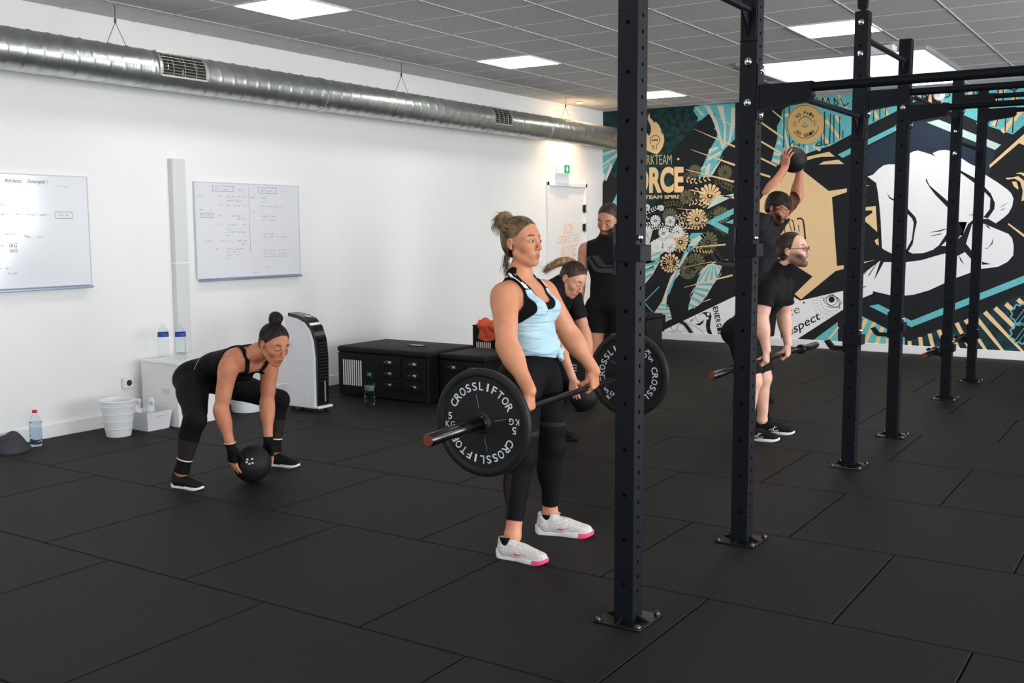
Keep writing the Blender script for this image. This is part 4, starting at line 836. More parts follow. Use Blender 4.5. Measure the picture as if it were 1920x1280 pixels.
# ---- storage benches and cases
def latch(parent, c):
    MB().box(c,(.045,.008,.02),.003).build('latch', M('chrome'), parent); 
def case(name, lab, x0, x1, y0, y1, h, pad, slots=None, rows=(), cols=(), grp='black storage cases'):
    t = thing(name, lab, 'bench' if pad else 'case', ((x0+x1)/2,(y0+y1)/2,0), 0, grp)
    hb_ = h-(.055 if pad else .012)
    MB().box(*bx(x0,x1,y0,y1,.012,hb_),.005).build('carcass', M('case_black'), t)
    if pad: MB().box(*bx(x0-.008,x1+.008,y0-.008,y1+.008,hb_,h),.022,seg=3).build('seat_pad', M('vinyl'), t, 50)
    else: MB().box(*bx(x0-.004,x1+.004,y0-.004,y1+.004,hb_,h),.004).build('lid', M('case_black'), t)
    for x in (x0+.05,x1-.05):
        for y in (y0+.05,y1-.05): MB().cyl((x,y,0),(x,y,.014),.02,n=12).build('foot', M('black_matte'), t)
    nr, nc = len(rows), len(cols)
    for (ca, cb) in cols:
        for (ra, rb) in rows:
            d = MB().box(*bx(ca,cb,y0-.012,y0,ra,rb),.003).build('drawer', M('case_black'), t)
            k = (ca+cb)/2; z = (ra+rb)/2
            MB().box((k,y0-.0145,z),(.075,.005,.03),.002).build('catch_plate', M('steel_dark'), d)
            MB().box((k+.012,y0-.019,z),(.034,.008,.02),.003).build('catch', M('chrome'), d)
            MB().lathe([(.005,0),(.004,.003)],(k-.05,y0-.0125,z),(0,-1,0),8).build('rivet', M('chrome'), d)
    if slots:
        sx, ex, z0, z1, n = slots
        for i in range(n):
            x = sx+(ex-sx)*(i+.5)/n; MB().box((x,y0-.002,(z0+z1)/2),((ex-sx)/n*.42,.004,z1-z0)).build('slot', M('white_trim'), t)
    return t
BH = .45
case('storage_bench','long black padded storage bench with drawers, phone on top',-6.45,-5.42,7.02,7.70,BH,True,(-6.395,-6.165,.10,.33,9),((.30,.375),(.20,.275),(.10,.175)),((-5.97,-5.72),(-5.69,-5.45)))
case('storage_bench','shorter black padded bench joined to the long bench, behind the near plate',-5.405,-4.93,7.16,7.70,.43,True,None,((.28,.36),),((-5.36,-5.15),(-5.13,-4.95)))
case('storage_case','tall black case with slotted side and an orange cloth on top',-5.60,-4.62,7.93,8.45,.605,False,(-5.56,-5.39,.34,.45,8),((.42,.50),(.30,.38)),((-5.2,-4.95),))
case('storage_case','black slotted case by the mural, right of the front rig post',-5.98,-5.37,11.17,11.6,.465,True,(-5.62,-5.42,.14,.32,7))
case('storage_case','black case behind the standing man, left of the front rig post',-6.72,-6.0,11.17,11.6,.465,True)
t = thing('smartphone', 'black smartphone lying on the long padded bench', 'phone', (-5.80,7.35,BH))
MB().box((-5.80,7.35,BH+.005),(.15,.075,.009),.004,seg=2).build('case', M('black_plastic'), t); MB().box((-5.80,7.35,BH+.0098),(.138,.065,.0008)).build('screen', M('steel_dark'), t)
# orange cloth hanging over the case edge
t = thing('cloth', 'crumpled orange cloth hanging over the front of the tall black case', 'cloth', (-5.42,7.93,.605))
n1, n2 = 40, 40; vs, fs = [], []
for i in range(n1+1):
    for k in range(n2+1):
        u_, v_ = i/n1, k/n2; x = -5.53+.27*u_+.02*math.sin(7*v_); s = v_*.34-.17
        f_ = .010*math.sin(9*u_+5*v_)+.006*math.sin(17*u_-8*v_+1)+.005*math.sin(13*v_+4*u_)
        if s < 0: y, z = 7.925-.006-abs(f_)-.02*math.exp(-((s+.02)/.04)**2), .615+s*(.62+.3*math.sin(3.1*u_+.4))+.01*math.exp(s*30)
        else: y, z = 7.925+s*.9, .615+.03*math.sin(math.pi*min(1,s/.17))*(.6+.5*math.sin(6*u_+1))+abs(f_)*1.6
        vs.append((x,y,z))
for i in range(n1):
    for k in range(n2): a = i*(n2+1)+k; fs.append((a,a+1,a+n2+2,a+n2+1))
o = mesh_obj('folds', vs, fs, M('orange_cloth'), t, 180); md = o.modifiers.new('thick','SOLIDIFY'); md.thickness = .004; md.offset = 1
# ================================================================ PEOPLE: implicit-surface body builder
def _v(p): return np.array(p, float)
def _n(p): p = _v(p); return p/np.linalg.norm(p)
class Sdf:
    """ordered list of smooth-blended primitives; each carries a tag so garments can reuse a subset"""
    def __init__(s): s.p = []
    def cone(s, a, b, ra, rb, tag, k=.02, flat=None, sub=False): s.p.append(('c', _v(a), _v(b), ra, rb, k, flat, sub, tag)); return s
    def ell(s, c, r, ax, tag, k=.03, sub=False): s.p.append(('e', _v(c), _v(r), np.array(ax, float), k, sub, tag)); return s
    def subset(s, tags):
        o = Sdf(); o.p = [q for q in s.p if q[-1] in tags]; return o
    def bounds(s):
        lo = np.full(3, 1e9); hi = -lo
        for q in s.p:
            if q[0] == 'c':
                if q[7]: continue
                r = max(q[3], q[4]); lo = np.minimum(lo, np.minimum(q[1], q[2])-r); hi = np.maximum(hi, np.maximum(q[1], q[2])+r)
            else:
                if q[5]: continue
                r = np.abs(q[3].T) @ q[2]; lo = np.minimum(lo, q[1]-r); hi = np.maximum(hi, q[1]+r)
        return lo, hi
    def grid(s, lo, hi, res, margin):
        n = np.ceil((hi-lo)/res).astype(int)+1; D = np.full(n, 1.0, np.float32)
        ax = [lo[i]+res*np.arange(n[i]) for i in range(3)]
        for q in s.p:
            if q[0] == 'c': r = max(q[3], q[4]); a, b = np.minimum(q[1], q[2])-r, np.maximum(q[1], q[2])+r; k = q[5]; sub = q[7]
            else: r = np.abs(q[3].T) @ q[2]; a, b = q[1]-r, q[1]+r; k = q[4]; sub = q[5]
            mg = margin+k
            i0 = np.clip(np.floor((a-mg-lo)/res).astype(int), 0, n); i1 = np.clip(np.ceil((b+mg-lo)/res).astype(int)+1, 0, n)
            if np.any(i1 <= i0): continue
            sl_ = tuple(slice(i0[i], i1[i]) for i in range(3))
            X, Y, Z = np.meshgrid(*[ax[i][sl_[i]] for i in range(3)], indexing='ij')
            if q[0] == 'c':
                pa = np.stack([X-q[1][0], Y-q[1][1], Z-q[1][2]], -1); ba = q[2]-q[1]
                t = np.clip((pa @ ba)/max(ba @ ba, 1e-12), 0, 1); d = pa-t[..., None]*ba
                if q[6] is not None:
                    nv, sc = q[6]; d = d+((1/sc-1)*(d @ nv))[..., None]*nv
                d = np.sqrt((d*d).sum(-1))-(q[3]+(q[4]-q[3])*t)
            else:
                pa = np.stack([X-q[1][0], Y-q[1][1], Z-q[1][2]], -1) @ q[3].T
                w_ = pa/q[2]; k0 = np.sqrt((w_*w_).sum(-1)); w2 = w_/q[2]; k1 = np.sqrt((w2*w2).sum(-1))+1e-9; d = k0*(k0-1)/k1
            o = D[sl_]
            if sub:
                d = -d; h = np.clip(.5-.5*(d-o)/k, 0, 1); D[sl_] = d*(1-h)+o*h+k*h*(1-h)
            else:
                h = np.clip(.5+.5*(d-o)/k, 0, 1); D[sl_] = d*(1-h)+o*h-k*h*(1-h)
        return D
_EDG = [((0,0,0),(1,0,0)),((0,1,0),(1,1,0)),((0,0,1),(1,0,1)),((0,1,1),(1,1,1)),((0,0,0),(0,1,0)),((1,0,0),(1,1,0)),((0,0,1),(0,1,1)),((1,0,1),(1,1,1)),((0,0,0),(0,0,1)),((1,0,0),(1,0,1)),((0,1,0),(0,1,1)),((1,1,0),(1,1,1))]
def nets(D, lo, res):
    S = D < 0; c = np.zeros(tuple(np.array(D.shape)-1), np.uint8)
    for i in (0,1):
        for j in (0,1):
            for k in (0,1): c += S[i:S.shape[0]-1+i, j:S.shape[1]-1+j, k:S.shape[2]-1+k]
    act = (c > 0) & (c < 8); idx = np.argwhere(act); ids = np.full(act.shape, -1, np.int64); ids[act] = np.arange(len(idx))
    pos = np.zeros((len(idx), 3)); cnt = np.zeros(len(idx))
    for a, b in _EDG:
        a, b = np.array(a), np.array(b); d0 = D[tuple((idx+a).T)]; d1 = D[tuple((idx+b).T)]; m_ = (d0 < 0) != (d1 < 0)
        t = np.where(m_, d0/(d0-d1+1e-12), 0); pos += m_[:, None]*(a+t[:, None]*(b-a)); cnt += m_
    V = lo+res*(idx+pos/cnt[:, None]); F = []
    for ax_ in range(3):
        s0 = [slice(None)]*3; s1 = [slice(None)]*3; s0[ax_] = slice(0, -1); s1[ax_] = slice(1, None)
        cr = np.argwhere(S[tuple(s0)] != S[tuple(s1)]); u, v = [(1,2),(2,0),(0,1)][ax_]
        ok = (cr[:, u] > 0) & (cr[:, v] > 0) & (cr[:, u] < act.shape[u]) & (cr[:, v] < act.shape[v]); cr = cr[ok]
        eu, ev = np.eye(3, dtype=int)[u], np.eye(3, dtype=int)[v]
        q = np.stack([ids[tuple((cr-eu-ev).T)], ids[tuple((cr-ev).T)], ids[tuple(cr.T)], ids[tuple((cr-eu).T)]], 1)
        fl_ = S[tuple(cr.T)]; q[~fl_] = q[~fl_][:, ::-1]; F.append(q)
    return V, np.concatenate(F)
def relax(V, F, it=2, lam=.5):
    e = np.concatenate([F[:, [0,1]], F[:, [1,2]], F[:, [2,3]], F[:, [3,0]]]); e = np.concatenate([e, e[:, ::-1]])
    n = np.bincount(e[:, 0], minlength=len(V))[:, None]+1e-9
    for _ in range(it):
        a = np.stack([np.bincount(e[:, 0], V[e[:, 1], k], len(V)) for k in range(3)], 1)/n; V = V+lam*(a-V)
    return V
def clip_tris(V, T, f):
    """keep f>0, cutting triangles cleanly along the zero line"""
    V = [tuple(v) for v in V]; f = list(f); out = []; mid = {}
    def cut(a, b):
        k = (a, b) if a < b else (b, a)
        if k not in mid:
            t = f[a]/(f[a]-f[b]); mid[k] = len(V); V.append(tuple(V[a][i]+t*(V[b][i]-V[a][i]) for i in range(3))); f.append(0.0)
        return mid[k]
    fa = np.array(f); ins = fa[T] > 0; full = ins.all(1); none = (~ins).all(1)
    out = T[full].tolist()
    for t in T[~full & ~none].tolist():
        k = [i for i in range(3) if f[t[i]] > 0]
        if len(k) == 1:
            a, b, c = t[k[0]], t[(k[0]+1) % 3], t[(k[0]+2) % 3]; out.append([a, cut(a, b), cut(a, c)])
        else:
            j = ({0,1,2}-set(k)).pop(); a, b, c = t[j], t[(j+1) % 3], t[(j+2) % 3]; p, q = cut(a, b), cut(a, c); out += [[p, b, c], [p, c, q]]
    V = np.array(V); out = np.array(out); us = np.unique(out); re = np.full(len(V), -1); re[us] = np.arange(len(us))
    return V[us], re[out]
def tri(F): return np.concatenate([F[:, [0,1,2]], F[:, [0,2,3]]])
def surf(sdf, res, off=0.0, keep=None, box=None, it=2, lo=None, hi=None):
    """mesh the (offset) surface; keep: list of functions f(P)->array, all must be > 0"""
    if lo is None: lo, hi = sdf.bounds()
    lo = _v(lo)-off-3*res; hi = _v(hi)+off+3*res
    D = sdf.grid(lo, hi, res, off+4*res)-off
    V, F = nets(D, lo, res); V = relax(V, F, it); T = tri(F)
    for f in (keep or []):
        if len(T) == 0: break
        V, T = clip_tris(V, T, f(V))
    return V, T
def skin_mesh(name, VTs, material, parent, tint=None, smooth=180):
    V = np.concatenate([a for a, b in VTs]); n = 0; T = []
    for a, b in VTs: T.append(b+n); n += len(a)
    T = np.concatenate(T); o = mesh_obj(name, V, T, material, parent, smooth)
    if tint is not None:
        C_ = np.ones((len(V), 4)); C_[:, :3] = tint(V)
        at = o.data.color_attributes.new('tint', 'FLOAT_COLOR', 'POINT'); at.data.foreach_set('color', C_.ravel().astype(np.float32))
    return o
def skin_mat(name, rgb, rough=.5):
    m_ = mat(name, rgb, rough, spec=.4, bump=(120,.06,'noise'), dist=.004); nt = m_.node_tree; bs = nt.nodes['Principled BSDF']
    a = nt.nodes.new('ShaderNodeVertexColor'); a.layer_name = 'tint'
    n = nt.nodes.new('ShaderNodeTexNoise'); n.inputs['Scale'].default_value = 14; tc = [q for q in nt.nodes if q.type == 'TEX_COORD'][0]; nt.links.new(tc.outputs['Object'], n.inputs['Vector'])
    r = nt.nodes.new('ShaderNodeValToRGB'); c = lin(rgb); r.color_ramp.elements[0].position = .35; r.color_ramp.elements[1].position = .65
    r.color_ramp.elements[0].color = (c[0]*.93, c[1]*.88, c[2]*.86, 1); r.color_ramp.elements[1].color = (min(1,c[0]*1.05), c[1]*1.06, c[2]*1.06, 1); nt.links.new(n.outputs['Fac'], r.inputs[0])
    x = nt.nodes.new('ShaderNodeMix'); x.data_type = 'RGBA'; x.blend_type = 'MULTIPLY'; x.inputs[0].default_value = 1
    nt.links.new(r.outputs[0], x.inputs[6]); nt.links.new(a.outputs[0], x.inputs[7]); nt.links.new(x.outputs[2], bs.inputs['Base Color'])
    bs.inputs['Subsurface Weight'].default_value = .06; bs.inputs['Subsurface Radius'].default_value = (.02,.008,.005)
    return m_
mat('eye_white', (196,184,178), .35, spec=.3)
mat('eye_iris', (44,34,28), .5, spec=.2)
mat('lash', (26,20,18), .7)
def frame(f, u):
    """rows: forward, left, up"""
    f = _n(f); u = _v(u); u = _n(u-f*(u @ f)); return np.stack([f, np.cross(u, f), u])
class Head:
    def __init__(s, c, f, u, sc=1.0): s.c = _v(c); s.A = frame(f, u); s.s = sc
    def P(s, x, y, z): return s.c+s.s*(x*s.A[0]+y*s.A[1]+z*s.A[2])
    def L(s, P): return ((P-s.c) @ s.A.T)/s.s
def head_prims(S, H, male=False, tag='head', mouth=0.0):
    s, A = H.s, H.A
    def E(c, r, k=.02, sub=False): S.ell(H.P(*c), _v(r)*s, A, tag, k*s, sub)
    def C(a, b, ra, rb, k=.012, sub=False): S.cone(H.P(*a), H.P(*b), ra*s, rb*s, tag, k*s, None, sub)
    E((-.014,0,.036),(.093,.074,.083)); E((.028,0,.0),(.064,.061,.088),.03)
    E((.028,0,-.066),(.054,.046,.042) if male else (.053,.0425,.038),.03)
    for y in (-1,1):
        C((-.002,(.056 if male else .051)*y,-.052),(.058,.02*y,-.098),.015 if male else .0115,.013 if male else .0115,.025)
        E((.058,.042*y,-.024),(.022,.02,.02),.025)
        C((.076,.012*y,.024),(.062,.05*y,.024),.010 if male else .007,.008,.02)
    E((.072,0,-.1),(.017,.019 if not male else .023,.015),.02)
    E((.077,0,-.064),(.0145,.027,.022),.022)
    for y in (-1,1):
        E((.094,.031*y,.005),(.018,.017,.0125),.012,True)
        E((.074,.031*y,.004),(.0165,.018,.0135),.006)
    C((.088,0,.014),(.108,0,-.026),.0075 if male else .0066,.0095 if male else .0082,.012); E((.109,0,-.031),(.0105,.0105,.009) if male else (.0092,.0092,.008),.008)
    for y in (-1,1): E((.098,.0115*y,-.035),(.009,.0062,.007),.006)
    for y in (-1,1): E((.104,.006*y,-.0415),(.005,.0036,.003),.004,True)
    C((.0868,-.0205,-.0640),(.0942,0,-.0595),.0030,.0046,.006); C((.0942,0,-.0595),(.0868,.0205,-.0640),.0046,.0030,.006)
    C((.0855,-.016,-.0715),(.0920,0,-.0740),.0036,.0056,.006); C((.0920,0,-.0740),(.0855,.016,-.0715),.0056,.0036,.006)
    C((.0925,-.023,-.0662),(.0985,0,-.0668),.0016,.0026+mouth,.004,True); C((.0985,0,-.0668),(.0925,.023,-.0662),.0026+mouth,.0016,.004,True)
    for y in (-1,1):
        E((-.017,.076*y,-.003),(.0165,.0085,.026),.006); E((-.011,.084*y,.001),(.0100,.0065,.015),.003,True); E((-.008,.075*y,-.028),(.008,.0062,.008),.006)
def face_tint(H, lips=(.80,.55,.55), brow=(.28,.22,.2), beard=None, stubble=1.0, brow_z=.029, blush=.12):
    def g(x, a, b): return 1/(1+np.exp(-np.clip((x-a)/b, -40, 40)))
    def f(P):
        q = H.L(P); x, y, z = q[:,0], np.abs(q[:,1]), q[:,2]; C_ = np.ones((len(P), 3))
        front = g(x, .05, .004)
        l = front*np.exp(-(((y)/.021)**4))*np.exp(-((z+.067+.004*(y/.02)**2)/.0115)**4)*g(x,.080,.0015)
        C_ *= 1-l[:, None]*(1-_v(lips))
        bz = brow_z+.004-.0*y+.12*(y-.03)*(y < .035)-.22*np.maximum(y-.035, 0)
        b = front*np.exp(-((y-.033)/.0185)**4)*np.exp(-((z-bz)/.0047)**2)
        C_ *= 1-np.clip(b*1.1, 0, 1)[:, None]*(1-_v(brow))
        bl = front*np.exp(-((y-.045)/.016)**2-((z+.025)/.018)**2)*blush; C_ *= 1-bl[:, None]*_v((.0,.55,.5))
        ey = front*np.exp(-((y-.031)/.02)**4)*np.exp(-((z-.006)/.011)**4); C_ *= 1-.22*ey[:, None]  # eye sockets darkened in the tint, standing in for their shade
        er = np.exp(-((x+.011)/.011)**4-((z-.001)/.017)**4)*g(y,.0795,.0008)*g(.1-y,0,.004); C_ *= 1-er[:, None]*_v((.38,.52,.55))  # ear hollow reddened, with the shade of its groove painted into the tint
        if beard is not None:
            m_ = g(.045+.0*x-np.abs(z+.085), 0, .004)*g(-.034-.35*(y-.03)-z, 0, .004)*g(x, -.012, .006)
            side = g(y, .03, .004)*g(x, -.006, .005)*g(-z, .018, .006)*g(z, -.12, .004)*g(.035-.9*(x-.02), 0, .004)
            chin = g(x, .035, .005)*g(-z-.045+.5*np.maximum(y-.02, 0), 0, .003)*g(z, -.135, .004)
            mus = front*g(-z-.043, 0, .0025)*g(z+.06, 0, .0025)*np.exp(-((y)/.03)**6)
            w_ = np.clip(np.maximum.reduce([side*.9, chin, mus]), 0, 1)*stubble*(1-l*.9)
            C_ *= 1-w_[:, None]*(1-_v(beard))
        return C_
    return f
def eyes(H, parent, look=0.0, lid=1.0, iris='eye_iris'):
    A = H.A; R3 = _v((.0130,.0156,.0076*lid))
    for y in (-1,1):
        C0 = _v((.0795,.031*y,.0042))
        def on(dy, dz, k=1.03): return H.P(*(C0+_v((R3[0]*math.sqrt(max(0,1-(dy/R3[1])**2-(dz/R3[2])**2))*k, dy, dz))))
        sp = MB().sphere((0,0,0),(1,1,1),18,12)
        e = mesh_obj('eye', [H.P(*(C0+_v(v)*R3)) for v in sp.v], sp.f, M('eye_white'), parent, 180)
        cy = look*.004; rz = min(.0062, .70*R3[2]); N_ = 16
        ring = lambda k: [on(cy+.0062*k*math.cos(t),rz*k*math.sin(t)+.0003,1.05) for t in [2*math.pi*i/N_ for i in range(N_)]]
        vs = [on(cy,.0003,1.06)]+ring(.5)+ring(1.0)
        mesh_obj('iris', vs, [(0,1+i,1+(i+1) % N_) for i in range(N_)]+[(1+i,1+N_+i,1+N_+(i+1) % N_,1+(i+1) % N_) for i in range(N_)], M(iris), e, 180)
        ts = [-1+.2*i for i in range(11)]
        MB().tube([on(.0153*t,R3[2]*math.sqrt(max(0,1-t*t*.97))*.9,1.08) for t in ts],[H.s*.0017*(1-.45*abs(t)) for t in ts],6).build('eyelashes', M('lash'), e)
        MB().tube([on(.0150*t,-R3[2]*math.sqrt(max(0,1-t*t*.97))*.9,1.05) for t in ts],[H.s*.0008*(1-.45*abs(t)) for t in ts],6).build('eyelashes', M('lash'), e)
def comb(name, parent, material, H, c, r, goal, keep, n, seed, step=.011, segs=7, rad=.0013, lift=1.012, start=None):
    """hair strands combed over an ellipsoid (head space) towards a goal point"""
    rnd = np.random.RandomState(seed); b = MB(); c, r, goal = _v(c), _v(r), _v(goal); k = 0; tries = 0
    while k < n and tries < n*30:
        tries += 1; d = _n(rnd.randn(3)); q = c+r*d
        if keep(q) < 0: continue
        if start is not None and not start(q): continue
        k += 1; pts = []; h = lift*(1+rnd.rand()*.03); g = goal+rnd.randn(3)*.012
        for i in range(segs):
            w_ = (q-c)/r; nn = _n(w_/r); pts.append(H.P(*(c+r*_n(w_)*h))); t = g-q; l = np.linalg.norm(t)
            if l < .012: break
            t = t-nn*(t @ nn); q = q+_n(t+rnd.randn(3)*.004)*step
        if len(pts) > 2: b.tube(pts,[rad*H.s*(.5 if i in (0,len(pts)-1) else 1) for i in range(len(pts))],5)
    o = b.build(name, material, parent, 180); o['kind'] = 'stuff'; return o
def hand_prims(S, w_, d, pn, th, curls, tag, sc=1.0, spread=.06, thumb=(.35,.5), tdir=None):
    """w_ wrist, d direction of the palm, pn palm normal (side the fingers curl to), th +1/-1 thumb side along d x pn"""
    d, pn = _n(d), _n(pn); pn = _n(pn-d*(pn @ d)); sd = np.cross(d, pn)*th; w_ = _v(w_)     # sd points to the thumb side
    K = []
    for i, (lat, ln) in enumerate(((.027,.078),(.009,.081),(-.010,.077),(-.027,.069))):
        k = w_+sc*(d*ln+sd*lat-pn*.002); b = w_+sc*(d*.012+sd*lat*.55); S.cone(b, k, .0145*sc, .0112*sc, tag, .010*sc); K.append(k)
    S.ell(w_+sc*(d*.045+pn*.006), sc*_v((.042,.034,.014)), np.stack([d, sd, pn]), tag, .012*sc)
    L_ = ((.040,.025,.020),(.044,.028,.021),(.041,.027,.021),(.032,.021,.018))
    for i, k in enumerate(K):
        p = k; c = curls[i] if isinstance(curls[0], (tuple, list)) else curls; a = 0.0
        lat = (1.5-i)*spread
        for j in range(3):
            a += c[j]; dr = _n(d*math.cos(a)+pn*math.sin(a)+sd*lat*(math.cos(a) if math.cos(a) > 0 else 0)); q = p+sc*dr*L_[i][j]
            S.cone(p, q, sc*(.0092-.0008*j), sc*(.0085-.0009*j), tag, .004*sc); p = q
    tb = w_+sc*(d*.022+sd*.026+pn*.008); t0 = _n(d*.65+sd*.65+pn*thumb[0]) if tdir is None else _n(tdir)
    m1 = tb+sc*t0*.036; t1 = _n(t0*.7+d*.5+pn*thumb[1]-sd*.25) if tdir is None else _n(t0+pn*thumb[1])
    m2 = m1+sc*t1*.030; t2 = _n(t1+pn*thumb[1]*.6-sd*.3) if tdir is None else _n(t1+pn*thumb[1]*.5)
    S.cone(w_+sc*d*.008+sd*.01, tb, .015*sc, .0145*sc, tag, .010*sc); S.cone(tb, m1, .0145*sc, .0112*sc, tag, .008*sc); S.cone(m1, m2, .0108*sc, .0098*sc, tag, .004*sc); S.cone(m2, m2+sc*t2*.022, .0098*sc, .0075*sc, tag, .004*sc)
def body_prims(S, J, P):
    """J: joints (world); P: radii. tags: torso, neck, armR_u, armR_f, ..., legR, legL"""
    pel, wai, che, nek = (_v(J[k]) for k in ('pelvis','waist','chest','neck'))
    hl, hr, sl_, sr = (_v(J[k]) for k in ('hipL','hipR','shL','shR'))
    lp_ = _n(hl-hr); fp = frame(np.cross(lp_, _n(wai-pel)), wai-pel); lc = _n(sl_-sr); fc = frame(np.cross(lc, _n(nek-wai)), nek-wai)
    J['_fp'], J['_fc'] = fp, fc
    g = P.get
    S.ell(pel, g('pelvis'), fp, 'torso', .03); S.ell(wai, g('waist'), .5*(fp+fc), 'torso', .07); S.ell(che, g('chest'), fc, 'torso', .06)
    S.ell(che+fc[2]*g('uc_up', .095), g('uchest'), fc, 'torso', .05)
    if 'belly' in P: S.ell(wai+fp[0]*.035-fp[2]*.02, g('belly'), fp, 'torso', .05)
    for y in (-1,1):
        S.ell(pel-fp[0]*g('glute_b', .05)+fp[1]*y*g('glute_l', .07)-fp[2]*.035, g('glute'), fp, 'torso', .04)
        if 'bust' in P: S.ell(che+fc[0]*g('bust_f', .07)+fc[1]*y*g('bust_l', .062)+fc[2]*g('bust_u', .0), g('bust'), fc, 'torso', .03)
        elif 'pec' in P: S.ell(che+fc[0]*.06+fc[1]*y*.07+fc[2]*.05, g('pec'), fc, 'torso', .04)
    S.cone(sr, sl_, g('sh_r', .045), g('sh_r', .045), 'torso', .04)
    hb_ = _v(J['skull'])
    S.cone(nek-fc[0]*.0, hb_, g('neck_r'), g('neck_r')*.94, 'neck', .03)
    for e in (sl_, sr):
        S.cone(nek+.35*(hb_-nek)-fc[0]*.02, nek+.72*(e-nek)-fc[0]*.012, g('trap', .032), g('trap', .032)*.8, 'torso', .05)
        S.ell(nek+.45*(e-nek)-fc[0]*.045-fc[2]*.05, (.04,.06,.06), fc, 'torso', .05)
    for sd in ('L','R'):
        s, e, w_ = (_v(J[k+sd]) for k in ('sh','el','wr')); u = _n(e-s); f = _n(w_-e)
        S.ell(s+u*.02, g('delt'), frame(u, lc), 'arm'+sd+'_u', .035)
        S.cone(s, e, g('ua')[0], g('ua')[1], 'arm'+sd+'_u', .03); m_ = s+.5*(e-s); bi = _v(J.get('bi'+sd, fc[0]))
        S.cone(s+.3*(e-s)+bi*.012, s+.72*(e-s)+bi*.010, g('ua')[0]*.72, g('ua')[1]*.80, 'arm'+sd+'_u', .03)
        S.cone(s+.2*(e-s)-bi*.014, s+.65*(e-s)-bi*.012, g('ua')[0]*.75, g('ua')[1]*.75, 'arm'+sd+'_u', .03)
        S.cone(e, w_, g('fa')[0], g('fa')[1], 'arm'+sd+'_f', .025, None)
        S.ell(e+.24*(w_-e), (g('fa')[2], g('fa')[0]*1.12, g('fa')[0]*1.02), frame(f, lc), 'arm'+sd+'_f', .03)
        h, kn, an = (_v(J[k+sd]) for k in ('hip','kn','an')); u = _n(kn-h); v = _n(an-kn); fw = _v(J.get('toe'+sd, fp[0])); fw = _n(fw-v*(fw @ v))
        S.cone(h, kn, g('th')[0], g('th')[1], 'leg'+sd, .04); S.cone(h+.1*(kn-h)+fw*.018, h+.75*(kn-h)+fw*.016, g('th')[0]*.85, g('th')[1]*.95, 'leg'+sd, .04)
        S.ell(h+.3*(kn-h)-fw*.02, (g('th')[0]*1.5, g('th')[0]*.9, g('th')[0]*.9), frame(u, lp_), 'leg'+sd, .04)
        S.ell(kn+fw*.012, _v((1,1,1.15))*g('th')[1]*.82, frame(fw, -v), 'leg'+sd, .03)
        S.cone(kn, an, g('ca')[0], g('ca')[1], 'leg'+sd, .03); S.ell(kn+.3*(an-kn)-fw*.022, (g('ca')[0]*.92, g('ca')[0]*1.0, g('ca')[2]), frame(fw, -v), 'leg'+sd, .035)
        S.ell(an, _v((1.05,1.15,1))*g('ca')[1]*1.02, frame(fw, -v), 'leg'+sd, .02)
        S.cone(an+.02*fw-_v((0,0,.03)), an+.09*fw-_v((0,0,J.get('foot_drop', .055))), g('ca')[1]*.95, .026, 'foot'+sd, .03)
def along(a, b):
    a, b = _v(a), _v(b); d = b-a; l = d @ d
    return lambda P: ((P-a) @ d)/l
